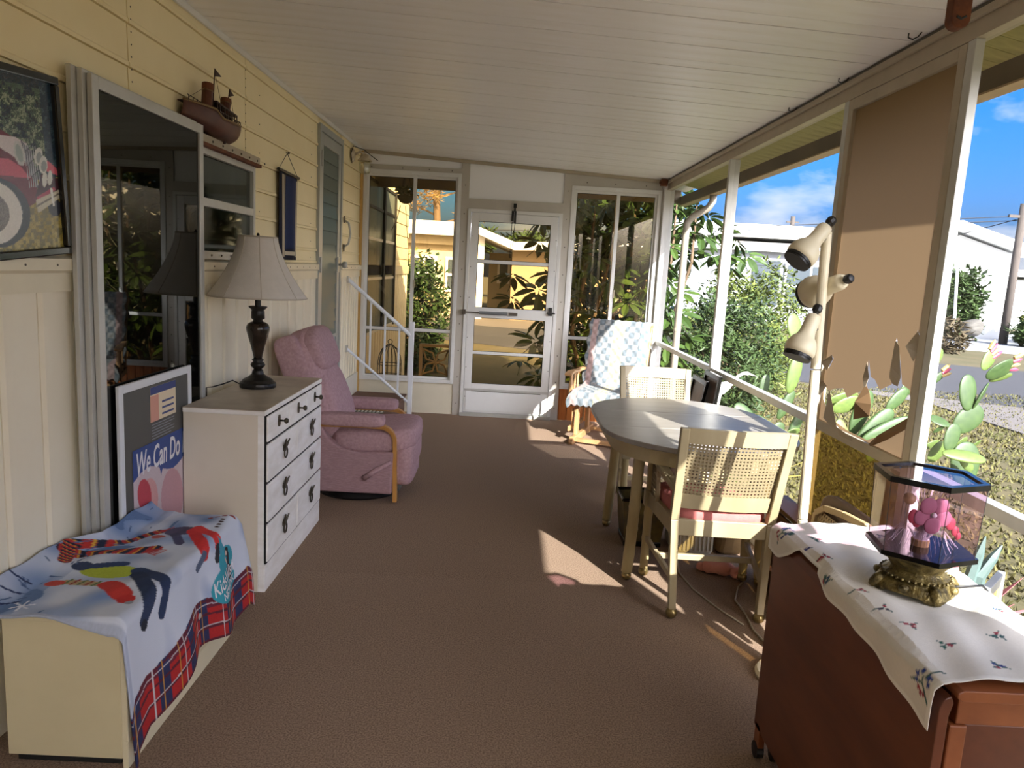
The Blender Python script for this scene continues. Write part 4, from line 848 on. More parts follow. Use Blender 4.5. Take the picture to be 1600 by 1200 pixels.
def make_chair():
    t = thing('dining_chair', 'x', 'chair', (0, 0, 0), 0, 'cane-backed dining chairs', world=False)
    for s in (-1, 1):
        # rear stile: splayed leg running on into the back
        st_ = P('rear_leg', MB().hexa([(s*.195 - .016, -.235, .045), (s*.195 + .016, -.235, .045), (s*.195 + .016, -.20, .045), (s*.195 - .016, -.20, .045), (s*.212 - .018, -.20, .45), (s*.212 + .018, -.20, .45), (s*.212 + .018, -.155, .45), (s*.212 - .018, -.155, .45)]), 'chair_cream', t, bevel=.004)
        P('back_stile', MB().hexa([(s*.212 - .018, -.20, .45), (s*.212 + .018, -.20, .45), (s*.212 + .018, -.155, .45), (s*.212 - .018, -.155, .45), (s*.226 - .018, -.315, .885), (s*.226 + .018, -.315, .885), (s*.226 + .018, -.280, .885), (s*.226 - .018, -.280, .885)]), 'chair_cream', t, bevel=.004)
        P('caster', MB().rbox((s*.195, -.218, .026), (.026, .026, .026), 1.0, 14, 8), 'brass_ball', t, smooth=True)
        fl3 = P('front_leg', bamboo(s*.250, .235, .045, .665, .021, (.10, .20, .33, .43, .56)), 'bamboo', t, smooth=True)
        P('leg_block', B(s*.250 - .026, s*.250 + .026, .21, .262, .37, .455), 'chair_cream', t, bevel=.004)
        P('caster', MB().rbox((s*.250, .235, .026), (.026, .026, .026), 1.0, 14, 8), 'brass_ball', t, smooth=True)
        arm = [(s*.222, -.215, .60), (s*.236, -.12, .615), (s*.248, .02, .635), (s*.254, .14, .668), (s*.254, .26, .690)]
        am = MB()
        for i in range(4): am.bar(arm[i], arm[i+1], .045 if i else .036, .032)
        P('armrest', am, 'chair_cream', t, bevel=.006)
        P('side_rail', MB().bar((s*.212, -.175, .415), (s*.250, .22, .415), .026, .075), 'chair_cream', t, bevel=.003)
        P('side_cane', cane((s*.250, .07, .46), (0, .145, 0), (0, 0, .185), 7, 9), 'cane', t)
        P('cane_post', MB().bar((s*.246, .06, .45), (s*.250, .06, .64), .018, .018, (0, 1, 0)), 'chair_cream', t)
        P('side_stretcher', MB().bar((s*.198, -.21, .175), (s*.250, .225, .205), .020, .026), 'chair_cream', t, bevel=.003)
    P('cross_stretcher', MB().bar((-.23, .04, .19), (.23, .04, .19), .020, .028), 'chair_cream', t, bevel=.003)
    P('rear_seat_rail', B(-.20, .20, -.195, -.168, .378, .452), 'chair_cream', t, bevel=.003); P('front_seat_rail', B(-.23, .23, .222, .250, .378, .452), 'chair_cream', t, bevel=.003)
    def bowed(z0_, z1_, yb0, yb1, w, th):
        m = MB(); nn = 10
        for i in range(nn):
            a_, b_ = -1 + 2 * i / nn, -1 + 2 * (i + 1) / nn; f1 = -.022 * (1 - a_ * a_); f2 = -.022 * (1 - b_ * b_)
            m.hexa([(a_*w, yb0 + f1 - th, z0_), (b_*w, yb0 + f2 - th, z0_), (b_*w, yb0 + f2, z0_), (a_*w, yb0 + f1, z0_), (a_*w, yb1 + f1 - th, z1_), (b_*w, yb1 + f2 - th, z1_), (b_*w, yb1 + f2, z1_), (a_*w, yb1 + f1, z1_)])
        return m
    P('top_rail', bowed(.818, .887, -.268, -.284, .212, .026), 'chair_cream', t); P('lower_rail', bowed(.505, .575, -.170, -.190, .198, .024), 'chair_cream', t)
    P('cane_back', cane((-.202, -.200, .572), (.404, 0, 0), (.0, -.080, .252), 26, 16, lambda a_: -(-.022 * (1 - (2*a_ - 1) ** 2)), .52), 'cane', t)
    P('cane_frame', MB().bar((-.200, -.198, .57), (-.208, -.282, .825), .010, .012, (0, 1, 0)).bar((.200, -.198, .57), (.208, -.282, .825), .010, .012, (0, 1, 0)), 'chair_cream', t)
    P('seat_cushion', MB().rbox((0, .025, .470), (.225, .215, .048), .4, 28, 10, fn=lambda p: (p.x * (1 + .10 * p.y / .215), p.y, p.z)), 'pink_velvet', t, smooth=True)
    return t
ck = make_chair(); ck.location = (1.008, 3.305, 0); ck.rotation_euler = (0, 0, R(-1.5)); ck['label'] = 'cane-backed dining chair with its back to the brown drop-leaf table'
dup(ck, (1.045, 4.72, 0), R(180), 'cane-backed dining chair on the glider rocker side of the round-ended table')
# ---- extension table
mat('table_top', (150, 144, 135), .32, rgb2=(134, 127, 117), vscale=4, stretch=(.5, 3, 1), spec=.5); mat('table_cream', (190, 175, 134), .42, rgb2=(176, 158, 114), vscale=5)
tb = thing('dining_table', 'cream round-ended dining table with bamboo-turned legs and greyish top', 'table', (1.0, 3.87, 0))
def stadium(r, n=28, inset=0): return [(1.0 + r * math.cos(t), 4.09 + r * math.sin(t)) for t in np.linspace(0, math.pi, n)] + [(1.0 + r * math.cos(t), 3.65 + r * math.sin(t)) for t in np.linspace(math.pi, 2 * math.pi, n)]
def clip(poly, y0_, y1_):
    out = []
    for i in range(len(poly)):
        a_, b_ = poly[i], poly[(i + 1) % len(poly)]
        for p, q in ((a_, b_),):
            ins = y0_ <= p[1] <= y1_
            if ins: out.append(p)
            cuts = []
            for yy in (y0_, y1_):
                if (p[1] - yy) * (q[1] - yy) < 0: f_ = (yy - p[1]) / (q[1] - p[1]); cuts.append((f_, (p[0] + f_ * (q[0] - p[0]), yy)))
            out += [c_ for _, c_ in sorted(cuts)]
    return out
SB = .488
for y0_, y1_ in ((3.0, 3.649), (3.651, 4.089), (4.091, 4.8)): P('top_leaf', MB().prism(clip(stadium(SB), y0_, y1_), 2, .722, .747), 'table_top', tb, bevel=.004)
ap = MB(); o1, o2 = stadium(.438), stadium(.418); n_ = len(o1)
for i in range(n_):
    j = (i + 1) % n_; ap.hexa([(*o1[i], .645), (*o1[j], .645), (*o2[j], .645), (*o2[i], .645), (*o1[i], .722), (*o1[j], .722), (*o2[j], .722), (*o2[i], .722)])
P('apron', ap, 'table_cream', tb)
for sx_ in (-1, 1):
    for sy_ in (-1, 1):
        x_, y_ = 1.0 + sx_ * .30, 3.87 + sy_ * .36
        lg = P('leg', bamboo(x_ + sx_*.012, y_ + sy_*.01, .042, .66, .027, (.13, .26, .38, .50, .60), 16, sx_ * .02, sy_ * .015), 'bamboo', tb, smooth=True)
        P('leg_block', B(x_ + sx_*.012 - .036, x_ + sx_*.012 + .036, y_ + sy_*.01 - .036, y_ + sy_*.01 + .036, .63, .722), 'table_cream', tb, bevel=.005)
        P('caster', MB().rbox((x_ + sx_*.032, y_ + sy_*.025, .025), (.025, .025, .025), 1.0, 14, 8), 'brass_ball', lg, smooth=True)
# ---- glider rocker with crochet throw
mat('maple', (186, 148, 104), .45, rgb2=(164, 124, 82), vscale=8, stretch=(1, 1, .3)); mat('cushion_dark', (96, 66, 58), .9, var=.2)
gl = thing('glider_rocker', 'maple glider rocker by the wood panelling, mostly hidden under the crochet throw', 'rocking chair', (.95, 6.60, 0), R(159.5), world=False)
for s in (-1, 1):
    ft = P('base_foot', MB().prism([(-.36, 0), (.36, 0), (.375, .02), (.37, .05), (.345, .07), (.30, .06), (-.30, .06), (-.345, .07), (-.37, .05), (-.375, .02)], 0, s*.21 - .02, s*.21 + .02), 'maple', gl, bevel=.006)
    for y_ in (-.20, .20):
        P('upright', B(s*.21 - .016, s*.21 + .016, y_ - .035, y_ + .035, .06, .315), 'maple', gl, bevel=.006); P('bearing', MB().lathe([(.028, 0), (.028, .012)], 14, (s*.225, y_, .285), M90), 'maple', gl)
        P('swing_arm', MB().bar((s*.250, y_, .29), (s*.250, y_ * .9, .12), .012, .034, (0, 1, 0)), 'maple', gl)
    P('swing_rail', MB().bar((s*.268, -.25, .115), (s*.268, .25, .115), .02, .045), 'maple', gl, bevel=.004)
    P('arm_post', MB().lathe([(.018, .34), (.020, .38), (.014, .40), (.024, .46), (.019, .54), (.013, .555), (.018, .575), (.016, .60)], 12, (s*.285, .20, 0)), 'maple', gl, smooth=True)
    for y_ in (-.02, .08): P('spindle', MB().tube([(s*.285, y_, .36), (s*.285, y_, .60)], .010, 8), 'maple', gl)
    ar = MB()
    pth = [(s*.285, -.24, .615), (s*.29, 0, .615), (s*.295, .18, .622), (s*.295, .28, .605)]
    for i in range(3): ar.bar(pth[i], pth[i+1], (.045, .06, .068)[i], .024)
    P('armrest', ar, 'maple', gl, bevel=.006)
    P('seat_side', MB().bar((s*.285, -.26, .35), (s*.285, .25, .35), .024, .055), 'maple', gl, bevel=.004)
    bs = P('back_stile', MB().bar((s*.275, -.24, .34), (s*.285, -.42, 1.03), .030, .050, (0, 1, 0)), 'maple', gl, bevel=.006)
    P('finial', MB().rbox((s*.285, -.427, 1.05), (.022, .022, .024), 1.0, 12, 8), 'maple', bs, smooth=True)
for y_ in (-.28, .28): P('cross_bar', MB().bar((-.21, y_, .035), (.21, y_, .035), .05, .03), 'maple', gl)
P('front_rail', B(-.285, .285, .235, .262, .325, .385), 'maple', gl, bevel=.004); P('top_slat', MB().bar((-.28, -.40, .97), (.28, -.40, .97), .026, .09), 'maple', gl, bevel=.005)
P('seat_pad', MB().rbox((0, .0, .405), (.265, .255, .045), .4, 24, 10), 'cushion_dark', gl, smooth=True)
P('back_pad', MB().rbox((0, -.315, .70), (.262, .04, .30), .4, 24, 12, Matrix.Rotation(R(14), 3, 'X')), 'cushion_dark', gl, smooth=True)
cr_ = thing('crochet_throw', 'white pastel crochet throw with scalloped edge draped over the glider rocker', 'throw', (.95, 6.60, 0), R(159.5), world=False)
colmat('yarn', .95, bump=.6, bscale=220)
pth = [(-.50, .82), (-.47, .95), (-.435, 1.062), (-.395, 1.068), (-.36, 1.0), (-.30, .82), (-.245, .62), (-.205, .50), (-.16, .463), (-.05, .462), (.12, .466), (.235, .466), (.272, .445), (.285, .40), (.290, .355)]
cum = [0]
for i in range(1, len(pth)): cum.append(cum[-1] + math.hypot(pth[i][0] - pth[i-1][0], pth[i][1] - pth[i-1][1]))
def along(s_):
    d = s_ * cum[-1]; i = max(k_ for k_ in range(len(cum)) if cum[k_] <= d + 1e-9); i = min(i, len(pth) - 2); f_ = (d - cum[i]) / (cum[i+1] - cum[i]); a_, b_ = pth[i], pth[i+1]
    return a_[0] + f_ * (b_[0] - a_[0]), b_[1] * f_ + a_[1] * (1 - f_), (b_[0] - a_[0], b_[1] - a_[1])
nu, nv = 200, 88
def throw(u, v):
    y_, z_, d = along(u); x_ = (v - .5) * .58; l_ = math.hypot(*d); ny, nz_ = -d[1] / l_, d[0] / l_
    k_ = .005 + .004 * math.sin(u * nu * .63) * math.sin(v * nv * .63)
    e_ = max(0, abs(v - .5) - .44) / .06; sc = .018 * abs(math.sin(v * 34)) * max(0, (u - .97) / .03)
    return (x_ + .01 * math.sin(u * 60) * e_, y_ + ny * k_ * (1 if ny == ny else 0), z_ + nz_ * k_ - .03 * e_ * (1 if u > .5 else .0) - sc)
gu, gv = np.meshgrid(np.linspace(0, 1, nu + 1), np.linspace(0, 1, nv + 1), indexing='ij'); col = np.zeros(gu.shape + (3,)); rn = np.random.rand(*gu.shape)
paint(np.ones(gu.shape, bool), (148, 149, 147), .03)
cell = (np.floor(gu * 26) + np.floor(gv * 12)).astype(int) % 2; paint((cell == 0), (104, 114, 120), .03); paint((gv > .86) & (gv < .95), (166, 142, 138), .03); paint((np.abs(gv - .5) < .1) & (cell == 0), (160, 156, 126), .03); paint((gv < .14) & (cell == 0), (120, 140, 148), .03)
mb = MB(); mb.v = [throw(a_, b_) for a_, b_ in zip(gu.ravel(), gv.ravel())]; mb.f = [(i*(nv+1)+j, (i+1)*(nv+1)+j, (i+1)*(nv+1)+j+1, i*(nv+1)+j+1) for i in range(nu) for j in range(nv)]
P('knit', mb, 'yarn', cr_, smooth=True, colors=col.reshape(-1, 3), fix=False, solid=.008)
# ---- three-spot pole lamp
mat('lamp_cream', (228, 218, 188), .4)
pl = thing('pole_lamp', 'cream pole floor lamp with three adjustable spot heads beside the cane chair', 'floor lamp', (1.165, 2.63, 0))
P('base', MB().lathe([(.125, 0), (.128, .012), (.12, .025), (.03, .034), (.018, .05)], 32, (1.165, 2.63, 0)), 'lamp_cream', pl, smooth=False)
pt_, pb_ = Vector((1.128, 2.68, 1.70)), Vector((1.165, 2.63, .04))
for a_, b_ in ((0, .36), (.36, .7), (.7, 1)): P('pole_section', MB().tube([pb_.lerp(pt_, a_), pb_.lerp(pt_, b_ - .004)], .0175, 16), 'lamp_cream', pl, smooth=False)
def spot(px_, py_, qx, qy, depth, lab=None):
    """head from its bulb-end opening centre (px,py) to knob end (qx,qy)"""
    a_ = at(px_, py_, depth); b_ = at(qx, qy, depth + .03); d = (b_ - a_); L_ = d.length; Mq = d.to_track_quat('Z', 'Y').to_matrix()
    k_ = L_ / .215
    h = P('lamp_head', MB().lathe([(.068*k_, 0), (.073*k_, .02*k_), (.070*k_, .05*k_), (.060*k_, .075*k_), (.043*k_, .095*k_), (.037*k_, .12*k_), (.035*k_, .19*k_), (.030*k_, .205*k_), (.010*k_, .213*k_)], 26, a_, Mq), 'lamp_cream', pl, smooth=True)
    P('baffle', MB().lathe([(.060*k_, -.022*k_), (.064*k_, -.022*k_), (.064*k_, -.012*k_), (.067*k_, -.012*k_), (.067*k_, .002), (.05*k_, .004)], 24, a_, Mq), 'black', h)
    P('switch_knob', MB().lathe([(.010, 0), (.012, .006), (.017, .010), (.017, .026), (.012, .034), (.004, .036)], 10, b_, Mq), 'black', h)
    m_ = a_.lerp(b_, .62); t_ = (m_.z - pb_.z) / (pt_.z - pb_.z); q_ = pb_.lerp(pt_, t_)
    P('swivel', MB().tube([m_, q_], .009, 8), 'black', h)
spot(1248, 404, 1293, 352, 2.62); spot(1247, 553, 1274, 490, 2.62)
def spot2(a_, b_):
    d = b_ - a_; L_ = d.length; Mq = d.to_track_quat('Z', 'Y').to_matrix(); k_ = L_ / .215
    h = P('lamp_head', MB().lathe([(.068*k_, 0), (.073*k_, .02*k_), (.070*k_, .05*k_), (.060*k_, .075*k_), (.043*k_, .095*k_), (.037*k_, .12*k_), (.035*k_, .19*k_), (.030*k_, .205*k_), (.010*k_, .213*k_)], 26, a_, Mq), 'lamp_cream', pl, smooth=True)
    P('baffle', MB().lathe([(.060*k_, -.022*k_), (.064*k_, -.022*k_), (.064*k_, -.012*k_), (.067*k_, -.012*k_), (.067*k_, .002), (.05*k_, .004)], 24, a_, Mq), 'black', h)
    P('switch_knob', MB().lathe([(.010, 0), (.012, .006), (.017, .010), (.017, .026), (.012, .034), (.004, .036)], 10, b_, Mq), 'black', h)
spot2(at(1266, 458, 2.80), at(1320, 438, 2.635))
# ---- drop-leaf table (folded) with runner and flower lamp
mat('mahogany', (112, 62, 38), .38, rgb2=(88, 46, 28), vscale=7, stretch=(1, .25, 1.2), spec=.5); mat('mahogany_light', (150, 88, 50), .38, rgb2=(126, 70, 38), vscale=8, stretch=(1, .3, 1))
dt = thing('drop_leaf_table', 'folded brown drop-leaf table on casters under the embroidered runner', 'table', (1.05, 1.75, 0))
P('top', MB().prism([(.905, .735), (1.225, .735), (1.235, .742), (1.235, .752), (1.225, .758), (.905, .758), (.895, .752), (.895, .742)], 1, 1.285, 2.195), 'mahogany_light', dt, bevel=.002)
P('leaf', MB().prism([(.868, .10), (.888, .10), (.888, .700), (.894, .728), (.888, .742), (.876, .736), (.868, .715)], 1, 1.292, 2.175), 'mahogany', dt, bevel=.002)
P('leaf', MB().prism([(1.262, .10), (1.242, .10), (1.242, .700), (1.236, .728), (1.242, .742), (1.254, .736), (1.262, .715)], 1, 1.292, 2.175), 'mahogany', dt, bevel=.002)
for y_ in (1.345, 2.10): 
    P('end_frame', MB().box(.945, 1.185, y_ - .010, y_ + .010, .16, .66), 'mahogany', dt, bevel=.003); P('end_rail', B(.93, 1.20, y_ - .014, y_ + .014, .66, .735), 'mahogany_light', dt, bevel=.003)
    for x_ in (.935, 1.195): P('end_post', B(x_ - .018, x_ + .018, y_ - .018, y_ + .018, .06, .66), 'mahogany_light', dt, bevel=.004)
    P('foot', B(.90, 1.23, y_ - .02, y_ + .02, .05, .10), 'mahogany_light', dt, bevel=.004)
    for x_ in (.925, 1.205):
        P('caster', MB().lathe([(.010, -.012), (.026, -.011), (.026, .011), (.010, .012)], 16, (x_, y_ + .03, .027), M90), 'black', dt)
for x_ in (.95, 1.18): P('side_rail', B(x_ - .01, x_ + .01, 1.36, 2.085, .66, .735), 'mahogany', dt)
P('caster', MB().lathe([(.010, -.012), (.027, -.011), (.027, .011), (.010, .012)], 16, (.878, 2.145, .028), M90), 'black', dt); P('gate_leg', B(.868, .888, 2.12, 2.165, .045, .12), 'mahogany_light', dt, bevel=.003)
colmat('linen', .85, bump=.15, bscale=500)
rn_ = thing('table_runner', 'white cotton runner embroidered with small blue and red flowers on the drop-leaf table', 'table runner', (1.05, 1.75, .76))
nu, nv = 180, 120
def drop(u):   # overhang on the leaf side as a function of distance along the table
    return max(.012, .055 + .05 * math.exp(-((u - .0) / .22) ** 2) + .035 * math.exp(-((u - .95) / .10) ** 2) - .075 * math.exp(-((u - .70) / .10) ** 2))
def rpt(Y, c, off=0.0):      # c: distance across, 0 at the leaf-side table edge
    wv = .0018 + .0045 * (.5 + .5 * math.sin(Y * 13 + c * 26 + 1.5 * math.sin(Y * 7))) + .0035 * (.5 + .5 * math.sin(c * 55 - Y * 16)) + .003 * (.5 + .5 * math.sin(Y * 31 - c * 12))
    wv *= 1.5
    near = max(0, 1 - math.hypot((Y - 1.74) / .16, (c - .17) / .14)); wv *= (1 - .85 * min(1, near * 2.5))
    if c < 0: h = -c; return (.884 - .020 * min(1, h / .02) + .0 - .004 * math.sin(Y * 40) * min(1, h / .05) - off - .004, Y, .762 - max(0, h - .006) + (.0))
    x_ = .888 + c
    if c > .345: h = c - .345; return (1.240 + .010 + .012 * min(1, h / .02) + .006 * math.sin(Y * 26) + off, Y, .762 - h)
    return (x_, Y, .7600 + wv + off)
gu, gv = np.meshgrid(np.linspace(0, 1, nu + 1), np.linspace(0, 1, nv + 1), indexing='ij'); Yc = 1.300 + .90 * gu + .0 * gv
dr = np.vectorize(drop)(gu); far_w = .345 + .06 * (gu < .9); Zc = -dr + gv * (dr + .345 + .05)
col = np.zeros(gu.shape + (3,)); rn = np.random.rand(*gu.shape); paint(np.ones(gu.shape, bool), (226, 222, 212), .02)
def flower(y_, c_, big, hue):
    g_ = (54, 96, 92); 
    for i in range(3 if not big else 7): t = i * 2.1 + y_ * 20; seg((y_, c_), (y_ + (.02 if not big else .04) * math.cos(t), c_ + (.02 if not big else .04) * math.sin(t)), .0025, g_)
    for i in range(3 if not big else 8): t = i * 1.9 + c_ * 30; rr = .009 if not big else .022; el(y_ + rr * math.cos(t), c_ + rr * math.sin(t), .0055, .0055, hue if (i % 3) else (150, 44, 62))
for y_, c_, b_, h_ in ((2.13, -.01, 1, (44, 58, 120)), (1.345, -.03, 1, (48, 70, 150)), (2.05, .05, 0, (54, 96, 92)), (1.98, -.01, 0, (50, 60, 120)), (1.90, .01, 0, (160, 50, 60)), (1.80, -.02, 0, (52, 80, 110)), (1.70, .015, 0, (150, 40, 56)), (1.60, .02, 0, (60, 60, 70)), (1.52, .04, 0, (160, 60, 70)), (1.44, .07, 0, (40, 100, 90)), (1.36, .13, 0, (50, 60, 130)), (1.50, .22, 0, (50, 90, 90)), (1.62, .30, 0, (50, 80, 130)), (2.10, .26, 0, (120, 120, 140)), (1.42, .30, 0, (60, 70, 130)), (1.9, .3, 0, (60, 70, 130))): flower(y_, c_, b_, h_)
paint((gv < .02) | (gu < .012) | (gu > .988), (238, 236, 228), .02)
mb = MB(); mb.v = [rpt(a_, b_) for a_, b_ in zip(Yc.ravel(), Zc.ravel())]; mb.f = [(i*(nv+1)+j, (i+1)*(nv+1)+j, (i+1)*(nv+1)+j+1, i*(nv+1)+j+1) for i in range(nu) for j in range(nv)]
P('linen', mb, 'linen', rn_, smooth=True, colors=col.reshape(-1, 3), fix=False, solid=.0012)
# flower lamp
mat('antique_brass', (140, 124, 74), .42, metal=.55, rgb2=(70, 60, 38), vscale=50, bump=.6, bscale=90); mat('fiber', (206, 200, 206), .3); mat('petal', (140, 84, 102), .6, rgb2=(158, 108, 124), vscale=20); mat('petal_red', (150, 52, 68), .6); mat('plastic_amber', (178, 156, 112), .4)
fx, fy, fz = 1.058, 1.745, .7625
fo = thing('flower_lamp', 'hexagonal clear case lamp with pink silk flower and fibre sprays on ornate brass base', 'lamp', (fx, fy, fz))
hexp = lambda r, z, rot=.35: [(fx + r * math.cos(rot + i * math.pi / 3), fy + r * math.sin(rot + i * math.pi / 3), z) for i in range(6)]
def hexring(m, r0, r1, z0, z1):
    a_, b_, c_, d = hexp(r1, z0), hexp(r1, z1), hexp(r0, z0), hexp(r0, z1)
    for i in range(6):
        j = (i + 1) % 6; m.hexa([a_[i], a_[j], c_[j], c_[i], b_[i], b_[j], d[j], d[i]])
    return m
nb = 48; pr = [(.094, 0), (.096, .012), (.086, .028), (.078, .036), (.072, .040), (.078, .045), (.068, .052), (.060, .060), (.064, .068), (.070, .076), (.082, .088)]
bm_ = MB()
for i, (r_, z_) in enumerate(pr):
    for j in range(nb):
        t = 2 * math.pi * j / nb; lobe = 1 + (.05 * math.cos(4 * t) if i < 3 else .012 * math.cos(12 * t)); lift = .022 * (.5 - .5 * math.cos(4 * t)) if i == 0 else 0
        bm_.v.append((fx + r_ * lobe * math.cos(t), fy + r_ * lobe * math.sin(t), fz + z_ + lift))
for i in range(len(pr) - 1):
    for j in range(nb): bm_.f.append((i*nb+j, i*nb+(j+1) % nb, (i+1)*nb+(j+1) % nb, (i+1)*nb+j))
P('brass_base', bm_, 'antique_brass', fo)
bd_ = MB()
for i in range(36): t = i * math.pi / 18; bd_.rbox((fx + .079 * math.cos(t), fy + .079 * math.sin(t), fz + .044), (.0045, .0045, .0045), 1.0, 6, 4)
P('bead_ring', bd_, 'antique_brass', fo)
for i in range(4):
    t = i * math.pi / 2
    P('scroll_foot', MB().tube([(fx + r_ * math.cos(t), fy + r_ * math.sin(t), fz + z_) for r_, z_ in ((.078, .034), (.092, .026), (.104, .012), (.110, .006))], [.012, .014, .012, .006], 8), 'antique_brass', fo, smooth=True)
    t += math.pi / 4
    P('leaf_boss', MB().rbox((fx + .086 * math.cos(t), fy + .086 * math.sin(t), fz + .026), (.012, .012, .010), .8, 10, 6), 'antique_brass', fo, smooth=True)
cp = MB(); a_, b_ = hexp(.084, fz + .086), hexp(.124, fz + .104)
cp.add(a_ + b_, [(i, (i+1) % 6, 6 + (i+1) % 6, 6 + i) for i in range(6)] + [tuple(range(6))]); P('brass_flare', cp, 'antique_brass', fo)
P('floor_plate', MB().add(hexp(.126, fz + .104) + hexp(.126, fz + .116), [(i, (i+1) % 6, 6 + (i+1) % 6, 6 + i) for i in range(6)] + [tuple(range(6))[::-1], tuple(range(6, 12))]), 'black_gloss', fo)
for i in range(6):
    a_, b_ = hexp(.118, fz + .116), hexp(.124, fz + .292); j = (i + 1) % 6
    P('case_pane', MB().add([a_[i], a_[j], b_[j], b_[i]], [(0, 1, 2, 3)]), 'acrylic', fo)
ee_, ff_ = hexp(.118, fz + .116), hexp(.124, fz + .292)
for i in range(6): P('case_edge', MB().tube([ee_[i], ff_[i]], .0009, 5), 'dark_line', fo)
P('top_rim', hexring(MB(), .112, .128, fz + .286, fz + .300), 'black_gloss', fo)
P('lid', MB().add(hexp(.113, fz + .296), [tuple(range(6))]), 'acrylic', fo)
P('vase', MB().lathe([(.018, .116), (.019, .134), (.012, .135), (.011, .15), (.016, .175), (.024, .195)], 16, (fx, fy, fz), cap=False), 'fiber', fo, smooth=True); P('vase_foot', MB().lathe([(.020, .116), (.021, .132), (.0195, .134)], 16, (fx, fy, fz)), 'plastic_amber', fo)
fb_ = MB()
for i in range(46):
    t = i * 2 * math.pi / 46; rr = .070 + .012 * math.sin(i * 5)
    fb_.tube([(fx + q * math.cos(t), fy + q * math.sin(t), fz + h_) for q, h_ in ((.016, .135), (.030, .158), (.050, .160), (rr, .126 + .01 * math.sin(i * 3)))], .00045, 3, False)
for i in range(22):
    t = random.uniform(0, 6.3); q = random.uniform(.02, .06); fb_.tube([(fx, fy, fz + .18), (fx + q * .5 * math.cos(t), fy + q * .5 * math.sin(t), fz + .23), (fx + q * math.cos(t), fy + q * math.sin(t), fz + .27)], .0004, 3, False)
P('fibre_sprays', fb_, 'fiber', fo)['kind'] = 'stuff'
fc = Vector((fx + .004, fy - .030, fz + .205))
for i in range(5):
    t = R(54) + i * 2 * math.pi / 5; Mq = Matrix.Rotation(R(78), 3, 'X') 
    P('petal', MB().rbox(fc + Vector((.027 * math.cos(t), -.003 * (i % 2), .027 * math.sin(t))), (.021, .0035, .021), .95, 16, 8), 'petal', fo, smooth=True)
P('flower_heart', MB().rbox(fc + Vector((0, -.006, 0)), (.006, .005, .006), 1.0, 10, 6), 'letter_white', fo)
for dx_, dz_, s_ in ((-.045, -.008, .014), (-.035, -.02, .012), (.048, -.022, .013), (.062, -.040, .010), (.070, -.052, .008)): P('petal', MB().rbox(fc + Vector((dx_, .004, dz_)), (s_, .004, s_ * 1.3), 1.0, 12, 8), 'petal_red', fo, smooth=True)
P('bud', MB().rbox(fc + Vector((-.052, .02, .032)), (.015, .015, .015), 1.0, 12, 8), 'plastic_amber', fo, smooth=True)
P('cord', MB().tube([(fx + .08, fy - .02, fz + .02), (fx + .13, fy - .01, fz + .018), (fx + .18, fy + .01, fz + .014), (1.275, fy + .01, fz - .02), (1.285, fy + .02, .3)], .003, 6), 'black', fo, smooth=True)
# ---- loose dirty vinyl panel leaning behind the drop-leaf table
lv = thing('loose_panel', 'loose metal framed panel of dirty amber vinyl standing behind the drop-leaf table', 'screen panel', (1.38, 1.95, 0))
pA, pB = Vector((1.285, 1.83, 0)), Vector((1.475, 2.02, 0)); dd = (pB - pA).normalized(); nn_ = Vector((-dd.y, dd.x, 0))
zt_ = .715
for nm, a_, b_, z0_, z1_ in (('top_rail', 0, 1, zt_ - .03, zt_), ('bottom_rail', 0, 1, 0.002, .03), ('stile', 0, .1, .03, zt_ - .03), ('stile', .9, 1, .03, zt_ - .03)):
    q0, q1 = pA.lerp(pB, a_), pA.lerp(pB, b_); P(nm, MB().hexa([(*(q0 - nn_ * .01).xy, z0_), (*(q1 - nn_ * .01).xy, z0_), (*(q1 + nn_ * .01).xy, z0_), (*(q0 + nn_ * .01).xy, z0_), (*(q0 - nn_ * .01).xy, z1_), (*(q1 - nn_ * .01).xy, z1_), (*(q1 + nn_ * .01).xy, z1_), (*(q0 + nn_ * .01).xy, z1_)]), 'aluminium', lv, bevel=.002)
q0, q1 = pA.lerp(pB, .1), pA.lerp(pB, .9); P('vinyl', MB().add([(*q0.xy, .03), (*q1.xy, .03), (*q1.xy, zt_ - .03), (*q0.xy, zt_ - .03)], [(0, 1, 2, 3)]), 'vinyl_dirty', lv)
# ---- low cane-backed chair against the screen
mat('walnut_shell', (98, 74, 58), .6, var=.2); mat('cane_dull', (186, 164, 122), .6)
lc = thing('low_chair', 'low rounded cane-backed chair between the drop-leaf table and the sunscreen', 'chair', (1.28, 2.68, 0))
arc = [(2.43, .30), (2.435, .55), (2.46, .625), (2.53, .655), (2.70, .640), (2.86, .615), (2.935, .57), (2.95, .30)]
xx = lambda z: 1.315 + .06 * (z - .3)
fm = MB()
for i in range(len(arc) - 1): a_, b_ = arc[i], arc[i + 1]; fm.bar((xx(a_[1]), a_[0], a_[1]), (xx(b_[1]), b_[0], b_[1]), .026, .022, (1, 0, 0))
P('back_frame', fm, 'cane_dull', lc, bevel=.003)
P('cane_back', cane((1.318, 2.45, .31), (0, .485, 0), (.018, 0, .28), 24, 14), 'cane_dull', lc); P('back_shell', MB().rbox((1.372, 2.69, .46), (.022, .29, .21), .4, 24, 10), 'walnut_shell', lc, smooth=True)
P('seat', MB().rbox((1.27, 2.80, .28), (.115, .14, .035), .4, 20, 8), 'walnut_shell', lc, smooth=True)
for x_, y_ in ((1.19, 2.84), (1.345, 2.46), (1.345, 2.93)): P('leg', MB().tube([(x_, y_, 0), (x_, y_, .31)], .014, 8), 'cane_dull', lc)
